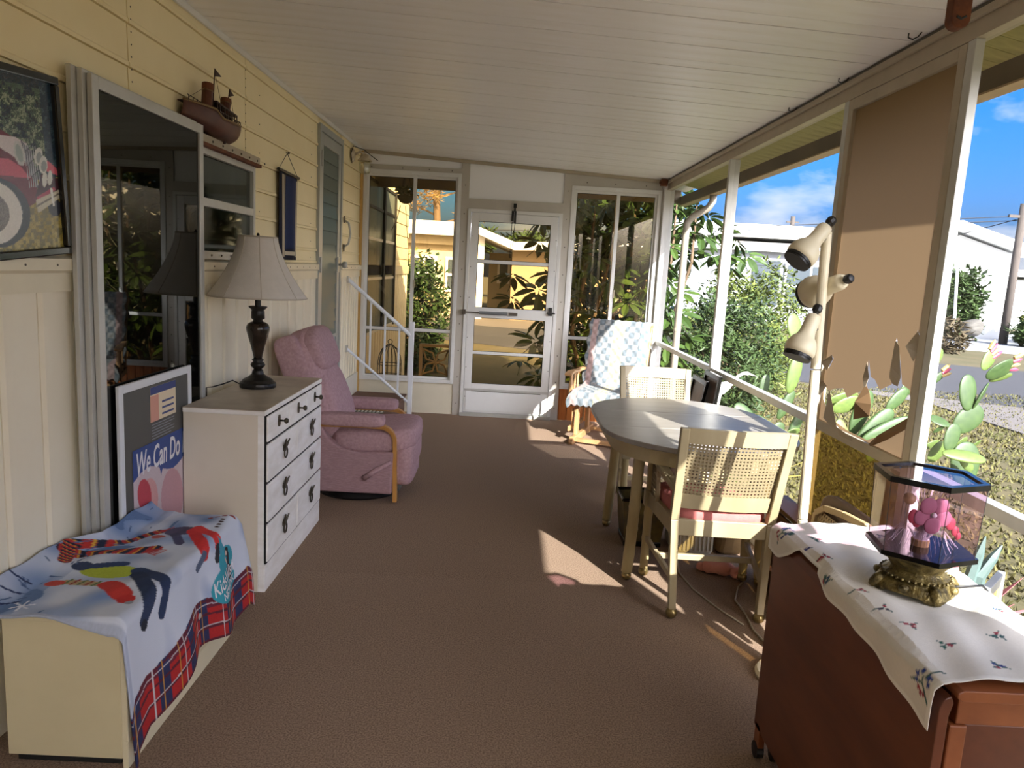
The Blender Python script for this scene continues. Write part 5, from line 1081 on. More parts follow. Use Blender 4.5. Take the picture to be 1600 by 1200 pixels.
# ---- things under and behind the dining table
mat('bag_dark', (46, 44, 36), .5, rgb2=(112, 96, 40), vscale=9); mat('box_wood', (92, 58, 42), .5, var=.3, vscale=6, stretch=(1, .3, 4)); mat('pink_plush', (222, 150, 128), .95, bump=.8, bscale=120); mat('ridged_white', (206, 198, 176), .6); mat('brown_paper', (140, 112, 70), .8, var=.3, vscale=8); mat('cord_grey', (176, 164, 142), .5)
bg_ = thing('waste_basket', 'dark olive waste basket with black liner under the table edge', 'basket', (.86, 4.05, 0))
P('bin', MB().add([(.73, 3.95, .03), (.93, 3.95, .03), (.93, 4.15, .03), (.73, 4.15, .03), (.705, 3.93, .27), (.955, 3.93, .27), (.955, 4.17, .27), (.705, 4.17, .27)], [(0, 3, 2, 1), (0, 1, 5, 4), (1, 2, 6, 5), (2, 3, 7, 6), (3, 0, 4, 7)]), 'bag_dark', bg_, solid=.006)
P('liner', MB().tube([(.705, 3.93, .272), (.955, 3.93, .265), (.957, 4.17, .275), (.703, 4.17, .268), (.705, 3.93, .272)], .010, 8), 'black_gloss', bg_); P('foot_rim', B(.725, .935, 3.945, 4.155, 0, .03), 'black_gloss', bg_, bevel=.004)
ib = thing('ice_chest', 'ridged off-white plastic tub standing under the dining table', 'tub', (1.05, 3.95, 0))
P('tub', B(.985, 1.205, 3.86, 4.10, 0, .26), 'ridged_white', ib, bevel=.02); 
for i in range(10): P('rib', B(.992 + i * .022, 1.002 + i * .022, 3.852, 3.862, .03, .23), 'ridged_white', ib)
pb = thing('paper_sack', 'crumpled brown paper sack beside the ridged tub under the table', 'sack', (1.30, 3.92, 0))
P('bag', MB().rbox((1.31, 3.95, .14), (.085, .11, .14), .5, 20, 12, fn=lambda p: (p.x * (1 + .1 * math.sin(p.z * 40)), p.y * (1 + .1 * math.cos(p.z * 31)), p.z)), 'brown_paper', pb)
ps_ = thing('pink_plush', 'crumpled pink plush toy lying on the carpet beneath the dining chair', 'plush toy', (1.19, 3.60, 0))
P('body', MB().rbox((1.17, 3.62, .035), (.085, .05, .034), .8, 20, 10, fn=lambda p: (p.x, p.y, p.z * (1 + .25 * math.sin(p.x * 60)))), 'pink_plush', ps_, smooth=True); P('head', MB().rbox((1.255, 3.565, .03), (.045, .036, .03), .9, 14, 8), 'pink_plush', ps_, smooth=True); P('limb', MB().rbox((1.10, 3.65, .022), (.04, .024, .022), .8, 12, 8), 'pink_plush', ps_, smooth=True)
wbx = thing('wooden_rack', 'low slatted dark wood rack along the screen wall behind the dining chair', 'rack', (1.40, 3.2, 0))
for z_ in (.03, .13, .23, .33): P('slat', B(1.365, 1.382, 2.98, 3.62, z_, z_ + .075), 'box_wood', wbx, bevel=.003)
for y_ in (2.985, 3.585): P('end_board', B(1.382, 1.475, y_, y_ + .02, 0, .42), 'box_wood', wbx, bevel=.003)
P('top_board', B(1.362, 1.48, 2.97, 3.62, .42, .44), 'box_wood', wbx, bevel=.003)
P('bottom_board', B(1.382, 1.475, 3.005, 3.585, .03, .045), 'box_wood', wbx)
(P('power_cord', MB().tube([(1.165, 2.76, .006), (1.17, 2.85, .006), (1.15, 3.0, .006), (1.165, 3.15, .006), (1.16, 3.3, .006), (1.22, 3.45, .006), (1.27, 3.52, .006)], .0045, 6), 'cord_grey', pl, smooth=True))
tag(P('extension_cord', MB().tube([(1.12, 3.05, .005), (1.05, 3.2, .005), (.985, 3.4, .005), (.96, 3.6, .005), (1.0, 3.8, .005), (.95, 3.84, .005)], .004, 6), 'cord_grey', smooth=True), 'thin grey cord looping on the carpet below the chair stretcher', 'cord')
# leaning dark framed canvases by the wall beyond the table
mat('canvas_dark', (42, 36, 34), .35, rgb2=(96, 62, 48), vscale=4)
for nm, lab, y0_, y1_, x0_, x1_, zt_ in (('dark_canvas', 'black framed dark canvas leaning in front of the screen mullion by the glider rocker', 5.06, 5.44, 1.30, 1.44, .80), ('dark_canvas', 'black framed dark canvas leaning against the screen on the dining table side', 4.90, 5.27, 1.385, 1.478, .86)):
    t = thing(nm, lab, 'picture', (x0_, (y0_ + y1_) / 2, 0), group='dark canvases leaning by the screen wall')
    q = lambda y_, s_, d=0.0: (x0_ + (x1_ - x0_) * s_ - d, y_, zt_ * s_ + .002)
    for a_, b_, s0, s1 in ((y0_, y0_ + .03, 0, 1), (y1_ - .03, y1_, 0, 1), (y0_ + .03, y1_ - .03, 0, .04), (y0_ + .03, y1_ - .03, .96, 1)): P('frame', MB().hexa([q(a_, s0), q(b_, s0), q(b_, s1), q(a_, s1), q(a_, s0, .022), q(b_, s0, .022), q(b_, s1, .022), q(a_, s1, .022)]), 'black_gloss', t, bevel=.002)
    P('canvas', MB().hexa([q(y0_ + .03, .04, .004), q(y1_ - .03, .04, .004), q(y1_ - .03, .96, .004), q(y0_ + .03, .96, .004), q(y0_ + .03, .04, .010), q(y1_ - .03, .04, .010), q(y1_ - .03, .96, .010), q(y0_ + .03, .96, .010)]), 'canvas_dark', t)
# ---- ceiling hooks and brackets
def cpt(px_, py_):
    r = _ray(px_, py_); t = (2.565 - .0437 * 1.478 - 1.5 + 0) / (r.z + .0437 * r.x); return CP + r * t
for (px_, py_, lab) in ((1420, 58, 'black wire hook in the ceiling nearest the rusty bracket over the drop-leaf table'), (1311, 128, 'black wire hook in the ceiling above the sunscreen panel'), (1233, 174, 'black wire hook in the ceiling above the pole lamp, farthest along the beam')):
    p = cpt(px_, py_ - 6); tag(P('ceiling_hook', MB().tube([p, p + Vector((0, 0, -.015)), p + Vector((.012, -.01, -.024)), p + Vector((.026, -.02, -.016)), p + Vector((.034, -.026, -.002))], .0028, 6), 'black'), lab, 'hook', 'hooks in the ceiling by the beam')
p = cpt(1500, 2); r_ = thing('curtain_bracket', 'rusty brown curtain bracket on the beam above the drop-leaf table', 'bracket', (1.42, p.y, 2.38), group='brown brackets on the beam')
q = at(1499, 30, 2.32); P('arm', MB().prism([(q.x - .028, cz(q.x) - .004), (q.x + .028, cz(q.x) - .004)] + [(q.x + .028 * math.cos(t), q.z + .028 * math.sin(t)) for t in np.linspace(0, -math.pi, 12)], 1, 2.31, 2.35), 'rust', r_, bevel=.003); P('slot', MB().tube([(q.x - .014, 2.3095, q.z + .004), (q.x, 2.3095, q.z - .002), (q.x + .014, 2.3095, q.z + .006)], .004, 6), 'black', r_)
r_ = thing('curtain_bracket', 'rusty brown bracket high in the corner above the glider rocker', 'bracket', (1.42, 7.28, 2.38), group='brown brackets on the beam')
P('arm', B(1.41, 1.475, 7.24, 7.30, 2.365, 2.43), 'rust', r_, bevel=.004); P('clip', B(1.40, 1.41, 7.255, 7.285, 2.385, 2.41), 'rust', r_)
# ---- clip and chain hanging over the door
ch_ = thing('door_chain', 'short black clip and bead chain hanging above the screen door glass', 'chain', (.03, 7.36, 1.6))
P('hook', MB().box(.015, .045, 7.355, 7.372, 2.09, 2.13).box(.022, .038, 7.356, 7.37, 2.055, 2.09), 'black', ch_); P('clip', MB().box(.0, .022, 7.35, 7.365, 1.96, 2.06).box(.028, .046, 7.35, 7.365, 1.94, 2.06), 'black', ch_, bevel=.002)
cm = MB()
for i in range(26):
    z_ = 1.95 - i * .0135
    for x_ in (.008 - .0006 * i * .3, .038 - i * .0010): cm.rbox((x_, 7.357, z_), (.0045, .003, .006), 1.0, 6, 4)
P('chain', cm, 'black', ch_)
# ================================================================== OUTDOORS
GZ = -.25
mat('lawn', (98, 87, 58), .95, rgb2=(76, 73, 43), vscale=1.2, detail=8); mat('blade', (102, 94, 50), .8, rgb2=(76, 80, 38), vscale=3)
mat('asphalt', (66, 66, 70), .9, var=.12, vscale=3); mat('apron', (112, 106, 102), .9, var=.1, vscale=2); mat('white_concrete', (150, 154, 162), .9)
mat('stucco_white', (240, 240, 236), .8); mat('stucco_grey', (150, 154, 162), .8); mat('roof_white', (246, 246, 246), .6); mat('tan_siding', (150, 130, 100), .7); mat('house_glass', (66, 76, 84), .15); mat('cream_house', (190, 176, 146), .8)
def poly(name, pts, z, m): return struct(name, MB().prism(pts, 2, z - .06, z), m)
poly('lawn', [(-70, -25), (110, -25), (110, 140), (-70, 140)], GZ, 'lawn')
ne = lambda x: 16.6 - .60 * x; fe = lambda x: 23.0 - .45 * x
poly('road', [(-40, ne(-40)), (26, ne(26)), (60, ne(26) - 12), (60, ne(26)), (30, fe(30)), (-40, fe(-40))], GZ + .012, 'asphalt')
poly('driveway_apron', [(5.6, 13.0), (6.75, 11.4), (6.75, 9.3), (11.5, 5.6), (16, 6.5), (8.6, 11.3)], GZ + .02, 'apron')
poly('driveway_white', [(13.2, 24.0), (30, 15.5), (40, 20), (22, 36), (15.5, 33)], GZ + .02, 'white_concrete')
poly('driveway_tan', [(-14, 25.5), (6, 20.6), (6, 26.9), (-14, 27)], GZ + .02, 'apron')
# grass blades over the near lawn
n = 42000; rs = np.random.RandomState(3)
gx = 1.75 + rs.rand(n) ** 1.4 * 7.5; gy = 2.0 + rs.rand(n) * 11
a_ = rs.rand(n) * 6.28; h_ = .018 + .028 * rs.rand(n); w_ = .006 + .006 * rs.rand(n) + gx * .0012; lx_ = (rs.rand(n) - .5) * .06; ly_ = (rs.rand(n) - .5) * .06
V = np.empty((n, 3, 3)); V[:, 0] = np.stack([gx - np.cos(a_) * w_, gy - np.sin(a_) * w_, np.full(n, GZ)], 1); V[:, 1] = np.stack([gx + np.cos(a_) * w_, gy + np.sin(a_) * w_, np.full(n, GZ)], 1); V[:, 2] = np.stack([gx + lx_, gy + ly_, GZ + h_], 1)
me = bpy.data.meshes.new('grass_blades'); me.from_pydata(V.reshape(-1, 3).tolist(), [], np.arange(n * 3).reshape(-1, 3).tolist()); me.materials.append(MATS['blade'])
go = P('grass_blades', None, None, mesh=me); tag(go, 'dry yellow green lawn grass outside the screen wall', 'grass'); go['kind'] = 'stuff'
# ---- leaf helpers
def leafmass(pts, size, asp=.4, rs=random, droop=0.0):
    m = MB()
    for p in pts:
        t = rs.uniform(0, 6.283); e_ = rs.uniform(-.7, .9) - droop; d = Vector((math.cos(t) * math.cos(e_), math.sin(t) * math.cos(e_), math.sin(e_))); s = d.cross(Vector((rs.uniform(-.4, .4), rs.uniform(-.4, .4), 1))).normalized(); L_ = size * rs.uniform(.7, 1.3); q = Vector(p); nrm = s.cross(d) * L_ * .08
        m.add([q, q + d * L_ * .5 + s * L_ * asp * .5 - nrm, q + d * L_, q + d * L_ * .5 - s * L_ * asp * .5 - nrm], [(0, 1, 2), (0, 2, 3)])
    return m
def shell(c, r, n, rs=random, inner=.55):
    out = []
    for _ in range(n):
        d = Vector((rs.gauss(0, 1), rs.gauss(0, 1), rs.gauss(0, 1))).normalized(); k_ = inner + (1 - inner) * rs.random() ** .5; b_ = 1 + .18 * math.sin(d.x * 7 + d.z * 5) + .12 * math.sin(d.y * 11)
        out.append(Vector(c) + Vector((d.x * r[0], d.y * r[1], d.z * r[2])) * k_ * b_)
    return [p for p in out if p.z > GZ]
def shrub(name, label, cat, c, r, n, size, m, group=None, asp=.4, trunk='bark'):
    t = thing(name, label, cat, (c[0], c[1], GZ), group=group)
    P('foliage', leafmass(shell(c, r, n), size, asp), m, t, fix=False)
    for i in range(3): P('stem', MB().tube([(c[0] + .06 * i - .06, c[1], GZ), (c[0] + (i - 1) * r[0] * .25, c[1] + .1 * (i - 1), c[2] - r[2] * .3), (c[0] + (i - 1) * r[0] * .45, c[1], c[2] + r[2] * .3)], [.03, .022, .01], 6), trunk, t)
    return t
mat('bark', (112, 92, 70), .9, var=.3, vscale=20); mat('leaf_lime', (112, 122, 56), .55, rgb2=(76, 92, 40), vscale=3); mat('leaf_green', (66, 86, 42), .55, rgb2=(44, 62, 30), vscale=2.5); mat('leaf_dark', (56, 82, 42), .5, rgb2=(40, 60, 32), vscale=2.5); mat('leaf_glossy', (70, 92, 38), .35, rgb2=(44, 64, 28), vscale=2); mat('pine_brown', (150, 112, 64), .8, rgb2=(104, 92, 48), vscale=1.5); mat('twig', (92, 80, 58), .8, rgb2=(70, 62, 44), vscale=3); mat('leaf_olive', (116, 122, 62), .6, rgb2=(84, 96, 48), vscale=2)
shrub('feathery_shrub', 'bushy yellow green shrub beyond the middle screen, left of the road', 'shrub', (3.55, 11.0, .55), (.85, .9, 1.15), 7000, .13, 'leaf_lime', asp=.3)
shrub('feathery_shrub', 'bushy green shrub outside the screen next to the downspout', 'shrub', (2.75, 9.2, .35), (.6, .6, .95), 6000, .12, 'leaf_green', asp=.3)
# ---- umbrella tree behind the far wall: rosettes of big leaflets
def rosette():
    m = MB()
    for i in range(8):
        a0 = i * 2 * math.pi / 8; L_ = .24; W_ = .042; pts = []
        for k_, (f_, w) in enumerate(((.18, .12), (.35, .7), (.6, 1.0), (.82, .75), (1.0, .05))):
            dz = -.10 * f_ * f_; pts.append((f_ * L_, w * W_, dz))
        vs_ = []
        for (d, w, dz) in pts:
            for s in (-1, 0, 1): vs_.append((d * math.cos(a0) - s * w * math.sin(a0), d * math.sin(a0) + s * w * math.cos(a0), dz + .012 * abs(s)))
        fs_ = []
        for k_ in range(4):
            for s in range(2): b_ = k_ * 3 + s; fs_.append((b_, b_ + 3, b_ + 4, b_ + 1))
        m.add(vs_, fs_)
    m.tube([(0, 0, 0), (.0, .0, -.10), (.03, .0, -.20)], .004, 5)
    return m
ut = thing('umbrella_tree', 'umbrella tree with big glossy rosette leaves pressing against the far right window', 'tree', (1.4, 8.9, GZ))
r0 = P('leaf', rosette(), 'leaf_glossy', None, fix=False); rme = r0.data; bpy.data.objects.remove(r0)
rs = random.Random(11); spots = []
for (px_, py_, Y_) in ((850, 345, 8.45), (868, 365, 8.5), (862, 395, 8.6), (842, 380, 8.9), (800, 432, 8.5), (842, 455, 8.45), (856, 475, 8.4), (800, 470, 8.6), (850, 500, 8.5), (835, 535, 8.5), (858, 560, 8.4), (812, 565, 8.9), (840, 590, 8.5), (862, 430, 8.7), (865, 530, 8.6), (1105, 340, 9.1), (1088, 325, 9.0), (1120, 365, 9.2), (1130, 400, 9.3), (1095, 370, 9.0), (1110, 400, 9.1), (1085, 395, 9.0), (1140, 420, 9.4), (1150, 380, 9.4), (1075, 350, 8.9), (1165, 400, 9.6)): spots.append(at(px_, py_, Y_))
for i in range(190): spots.append(Vector((rs.uniform(.62, 2.2), rs.uniform(8.35, 10.0), GZ + .35 + rs.random() ** .9 * 2.75)))
for s_ in spots:
    o = P('leaf', None, None, ut, mesh=rme); o.location = s_ - OFF[ut]; o.rotation_euler = (rs.uniform(-.6, .6) + .35, rs.uniform(-.6, .6), rs.uniform(0, 6.28)); k_ = rs.uniform(.8, 1.25); o.scale = (k_, k_, k_)
for i in range(6): x_ = .8 + i * .24; P('trunk', MB().tube([(1.3 + (i - 2) * .12, 8.95, GZ), (x_, 8.9 + .1 * (i % 3), .8), (x_ + .15, 8.8, 1.7), (x_ + .2, 9.0, 2.5)], [.035, .026, .018, .008], 7), 'bark', ut)
P('inner_foliage', leafmass([Vector((rs.uniform(.6, 2.0), rs.uniform(9.3, 10.4), rs.uniform(GZ, 2.9))) for _ in range(2600)], .24, .4, rs), 'leaf_dark', ut, fix=False)['kind'] = 'stuff'
# ---- prickly pears
mat('cactus', (66, 88, 46), .5, rgb2=(48, 70, 36), vscale=6); mat('cactus_young', (96, 114, 54), .5, rgb2=(76, 96, 46), vscale=6); mat('cactus_flower', (180, 64, 92), .6); mat('cactus_bud', (176, 150, 92), .7)
pd_ = P('pad', MB().rbox((0, 0, .5), (.39, .075, .5), .95, 22, 14, fn=lambda p: (p.x * (1 + .18 * p.z), p.y, p.z)), 'cactus', None, smooth=True); pme = pd_.data; bpy.data.objects.remove(pd_)
pme2 = pme.copy(); pme2.materials.clear(); pme2.materials.append(MATS['cactus_young'])
def cactus(label, base, pads):
    """pads: (foot px, foot py, tip px, tip py, depth Y, width ratio, yaw, young, flowers)"""
    t = thing('prickly_pear', label, 'cactus', base, group='prickly pears outside the screen')
    for (ax, ay, bx_, by_, Y_, wr, yaw, yg, fl3) in pads:
        p, q = at(ax, ay, Y_), at(bx_, by_, Y_ + .02); d = q - p; L_ = d.length; zq = d.normalized(); side = Vector((math.cos(yaw), math.sin(yaw), 0)); side = (side - zq * side.dot(zq)).normalized(); nrm = zq.cross(side)
        o = P('pad', None, None, t, mesh=pme2 if yg else pme); Mx = Matrix((side * L_ * wr, nrm * L_ * .8, zq * L_)).transposed().to_4x4(); Mx.translation = p - OFF[t]; o.matrix_local = Mx
        for i in range(fl3):
            e_ = q + side * L_ * (.12 * (i - fl3 / 2)) - zq * .01 * i
            P('flower_bud', MB().tube([e_ - zq * .01, e_ + zq * .03 + side * .006 * i, e_ + zq * .055 + side * .012 * i], [.010, .013, .004], 7), 'cactus_flower' if i % 2 else 'cactus_bud', t)
    x_, y_, z_ = base
    P('stem', MB().tube([(x_, y_, GZ), (x_ + .02, y_, z_ + .25), (x_, y_, z_ + .5)], [.07, .06, .05], 9), 'cactus', t)
cactus('tall prickly pear with pink buds rising in front of the road', (2.62, 4.25, GZ), [
    (1505, 760, 1510, 690, 4.2, .9, .1, 0, 0), (1490, 672, 1535, 638, 4.2, .9, .1, 0, 0), (1512, 642, 1512, 585, 4.2, .72, .2, 0, 0), (1518, 642, 1545, 598, 4.22, .8, .9, 0, 0), (1535, 578, 1553, 548, 4.2, .8, .2, 1, 4), (1540, 588, 1586, 568, 4.2, .8, .3, 0, 4), (1545, 595, 1582, 585, 4.25, .4, .3, 1, 0),
    (1480, 705, 1494, 662, 4.1, .8, .2, 0, 0), (1484, 664, 1452, 652, 4.1, .8, .2, 0, 0), (1478, 664, 1458, 676, 4.1, .6, .2, 0, 0), (1472, 708, 1540, 718, 4.0, .42, .2, 1, 0), (1490, 700, 1512, 685, 4.3, .9, .5, 1, 0), (1515, 700, 1532, 690, 4.4, 1.0, .6, 1, 0), (1500, 715, 1520, 735, 4.1, .6, .2, 1, 0), (1450, 720, 1478, 692, 4.2, .9, .3, 1, 0), (1442, 700, 1468, 690, 4.3, .6, .3, 1, 0)])
cactus('leggy prickly pear seen through the tear in the tan sunscreen', (2.0, 4.2, GZ), [
    (1335, 700, 1395, 640, 4.2, .5, .1, 0, 0), (1345, 690, 1425, 655, 4.15, .42, .1, 0, 0), (1330, 680, 1360, 610, 4.3, .55, .3, 0, 0), (1300, 640, 1345, 625, 4.3, .7, .2, 1, 0), (1290, 630, 1340, 618, 4.4, .6, .2, 1, 0), (1320, 690, 1310, 655, 4.1, .7, .2, 1, 0), (1355, 720, 1375, 690, 4.1, .9, .3, 1, 0), (1375, 700, 1400, 672, 4.3, .8, .4, 1, 0), (1385, 640, 1418, 608, 4.35, .6, .2, 0, 0), (1452, 600, 1476, 582, 4.4, .5, .2, 0, 3), (1450, 575, 1472, 545, 4.4, .8, .3, 1, 0), (1405, 620, 1428, 596, 4.4, .8, .3, 0, 0)])
cactus('prickly pear with one tall narrow pad beside the egret statue', (2.05, 5.5, GZ), [
    (1215, 655, 1240, 610, 5.5, .45, .2, 0, 0), (1232, 615, 1248, 555, 5.5, .5, .2, 1, 0), (1245, 535, 1238, 490, 5.6, .75, .3, 1, 0), (1180, 660, 1148, 632, 5.6, .7, .2, 0, 0), (1190, 620, 1198, 585, 5.7, .6, .2, 0, 0), (1200, 700, 1222, 660, 5.3, .7, .2, 0, 0), (1230, 690, 1255, 640, 5.3, .4, .2, 0, 0), (1205, 670, 1180, 650, 5.4, .7, .3, 0, 0), (1175, 690, 1205, 660, 5.2, .9, .3, 0, 0), (1225, 680, 1250, 672, 5.2, .7, .3, 1, 0)])
# ---- spiky plants and bromeliad
def spiky(label, c, n, L_, m, w=.03, up=.9, group='spiky plants below the screens', cat='plant', name='spiky_plant', m2=None):
    t = thing(name, label, cat, c, group=group); rs_ = random.Random(int(c[0] * 100 + c[1] * 10))
    for i in range(n):
        a0 = i * 2.4 + rs_.uniform(-.2, .2); e_ = rs_.uniform(.35, 1.3) * up; d = Vector((math.cos(a0) * math.cos(e_), math.sin(a0) * math.cos(e_), math.sin(e_))); s = Vector((-math.sin(a0), math.cos(a0), 0)); l_ = L_ * rs_.uniform(.7, 1.1); b_ = Vector(c); dr_ = Vector((0, 0, -.25 * l_))
        m_ = MB().add([b_ - s * w * .6, b_ + s * w * .6, b_ + d * l_ * .5 + s * w * .5, b_ + d * l_ * .5 - s * w * .5, b_ + d * l_ + dr_ * .3], [(0, 1, 2, 3), (3, 2, 4)])
        P('leaf', m_, m2 if (m2 and i % 2) else m, t, fix=False, solid=.002)
mat('leaf_bluegrey', (84, 104, 100), .5, var=.2); mat('leaf_pink', (170, 84, 96), .55, rgb2=(190, 118, 120), vscale=6); mat('leaf_yellow', (186, 170, 84), .6)
spiky('yellow green strappy plant below the egret statue', (2.35, 6.35, GZ), 18, .5, 'leaf_yellow'); spiky('green strappy plant right behind the egret statue', (2.5, 7.3, GZ), 18, .6, 'leaf_green'); spiky('dark strappy plant near the dark canvases outside', (1.95, 6.1, GZ), 14, .5, 'leaf_olive')
spiky('pink bromeliad outside the mid rail by the loose vinyl panel', (2.05, 3.05, GZ + .25), 16, .42, 'leaf_pink', .05, .8, group='plants by the drop-leaf table', cat='plant', name='bromeliad')
bb = thing('agave', 'two stiff blue grey blades beside the pink bromeliad', 'plant', (1.85, 3.0, GZ))
for p, q in (((1515, 905), (1540, 838)), ((1530, 900), (1566, 852))):
    a_, b_ = at(*p, 3.0), at(*q, 3.02); P('blade', MB().tube([Vector((a_.x - .05, a_.y, GZ)), a_, a_.lerp(b_, .6), b_], [.03, .026, .020, .003], 6), 'leaf_bluegrey', bb)
# ---- egret statues
mat('statue_white', (206, 204, 196), .6)
def egret(label, x_, y_, s_, rot):
    t = thing('egret_statue', label, 'statue', (x_, y_, GZ), rot, 'egret statues', world=False)
    P('body', MB().tube([(-.20, 0, .66 * s_), (-.10, 0, .71 * s_), (.0, 0, .76 * s_), (.07, 0, .80 * s_)], [.012, .060, .065, .035], 12), 'statue_white', t, smooth=True)
    P('neck', MB().tube([(.05, 0, .79 * s_), (.12, 0, .84 * s_), (.15, 0, .90 * s_), (.20, 0, .935 * s_), (.245, 0, .935 * s_)], [.035, .022, .017, .016, .020], 10), 'statue_white', t, smooth=True)
    P('beak', MB().tube([(.25, 0, .934 * s_), (.33, 0, .91 * s_)], [.012, .002], 8), 'statue_white', t)
    for k_ in (-1, 1): P('leg', MB().tube([(-.02, .03 * k_, .72 * s_), (-.05, .03 * k_, .40 * s_), (-.02, .03 * k_, 0)], [.022, .012, .011], 7), 'statue_white', t)
    P('base', MB().lathe([(.11, 0), (.11, .02), (.08, .035)], 14, (-.02, 0, 0)), 'statue_white', t)
egret('white egret statue stretching its neck in the planting bed', 2.17, 7.2, .92, R(-2)); egret('white egret statue half hidden by the screen mullion', 1.85, 6.75, .86, R(100))
# ---- downspout
ds = thing('downspout', 'pale downspout curving in from the gutter to the corner post', 'downspout', (1.62, 7.1, GZ))
P('pipe', MB().tube([(1.85, 6.98, 2.285), (1.85, 6.98, 2.22), (1.82, 7.0, 2.16), (1.70, 7.08, 2.08), (1.66, 7.1, 2.02), (1.655, 7.1, 1.9), (1.655, 7.1, .0), (1.70, 7.1, -.20)], .034, 10), 'downspout_paint', ds, smooth=True)
P('strap', MB().tube([(1.655, 7.1, 1.0), (1.655, 7.1, 1.03)], .037, 10), 'alu_tan', ds)
# ---- houses across the road
def house(label, parts, loc):
    t = thing('house', label, 'house', loc, group='houses across the road')
    for nm, mbx, m in parts: P(nm, mbx, m, t)
    return t
def win(x0, x1, z0, z1, y, nx=2, nz=2, fw=.09):
    out = [('window_frame', MB().box(x0, x1, y - .08, y, z0, z1), 'roof_white')]
    for i in range(nx):
        for j in range(nz):
            a_ = x0 + fw + i * (x1 - x0 - fw) / nx; b_ = x0 + (i + 1) * (x1 - x0 - fw) / nx; c_ = z0 + fw + j * (z1 - z0 - fw) / nz; d = z0 + (j + 1) * (z1 - z0 - fw) / nz
            out.append(('pane', B(a_, b_, y - .10, y - .075, c_, d), 'house_glass'))
    return out
house('grey white flat-roofed house with a paned porch window behind the shrub', [('wall', B(6.5, 15.5, 30, 38, GZ, 3.1), 'stucco_grey'), ('roof', B(5.8, 15.75, 29.2, 39, 3.25, 3.75), 'roof_white'), ('eave_band', B(6.2, 15.6, 29.6, 30, 2.75, 3.1), 'stucco_white'), ('screen_bay', B(9.8, 10.9, 29.93, 30, .6, 2.4), 'house_glass')] + win(11.1, 13.2, .55, 2.35, 29.98), (11, 34, GZ))
house('bright white gabled house next to the utility pole', [('gable_wall', MB().prism([(16.2, GZ), (20.4, GZ), (20.4, 3.15), (17.6, 3.95), (16.2, 3.7)], 1, 30, 42), 'stucco_white'), ('roof', MB().prism([(15.9, 3.75), (17.6, 4.05), (20.9, 3.1), (20.9, 3.4), (17.6, 4.35), (15.9, 4.05)], 1, 29.3, 43), 'roof_white')], (18.3, 36, GZ))
house('low pale house far behind the utility pole', [('wall', B(24, 32, 40, 46, GZ, 2.4), 'stucco_white'), ('roof', B(23.4, 32.6, 39.4, 46.6, 2.6, 2.95), 'roof_white')] + win(25, 27, .6, 1.8, 39.98), (28, 43, GZ))
house('cream house with a deep white fascia seen through the far left window', [('wall', B(-9, -1.3, 26, 34, GZ, 2.35), 'cream_house'), ('roof', B(-9.6, -1.25, 25.2, 34.6, 2.5, 2.95), 'roof_white'), ('eave_shade', B(-9.3, -1.3, 25.7, 26, 2.2, 2.5), 'cream_house')] + win(-3.4, -2.5, .6, 1.8, 25.98) + win(-2.2, -1.5, .6, 1.8, 25.98), (-5, 30, GZ))
house('cream carport house with a sloping white roof edge seen through the screen door', [('post', B(-1.05, -.85, 25.0, 25.2, GZ, 2.55), 'roof_white'), ('roof', MB().prism([(-1.2, 2.62), (.15, 2.12), (4.5, 2.32), (4.5, 2.62), (.15, 2.38), (-1.2, 2.86)], 1, 24.6, 33), 'roof_white'), ('siding_wall', B(.1, 4.4, 25.4, 32, GZ, 2.15), 'tan_siding'), ('shed_wall', B(-.8, .1, 30, 32, GZ, 2.1), 'cream_house')] + win(-.45, .05, .9, 1.8, 29.98, 1, 1), (1.5, 29, GZ))
# ---- utility poles and wires
mat('pole_wood', (92, 84, 78), .9, var=.3, vscale=6, stretch=(8, 8, .5)); mat('wire', (40, 42, 48), .6)
def upole(label, x_, y_, h_, r_): 
    t = thing('utility_pole', label, 'utility pole', (x_, y_, GZ), group='utility poles'); P('shaft', MB().tube([(x_, y_, GZ), (x_, y_, h_)], [r_, r_ * .85], 12), 'pole_wood', t, smooth=True); P('crossarm', B(x_ - .5, x_ + .5, y_ - .05, y_ + .05, h_ - .5, h_ - .4), 'pole_wood', t)
q = at(1577, 470, 27); upole('weathered wooden utility pole beside the white gabled house', q.x, 27, at(1591, 318, 27).z, .15); q = at(1237, 360, 60); upole('distant utility pole rising over the flat-roofed house', q.x, 60, at(1237, 338, 60).z, .2)
for lab, a_, b_ in (('upper power line crossing the sky to the pole', (1100, 357), (1700, 334)), ('lower power line crossing the sky to the pole', (1100, 362), (1700, 341)), ('slanting service wire running up to the pole', (1480, 372), (1592, 342))):
    tag(P('power_line', MB().tube([at(*a_, 28 if a_[0] < 1400 else 29), at(*b_, 27)], .016, 5), 'wire'), lab, 'wire', 'power lines')
tag(P('power_line', MB().tube([at(600, 355, 40), at(900, 362, 40)], .02, 5), 'wire'), 'thin power line above the houses seen through the door', 'wire', 'power lines')
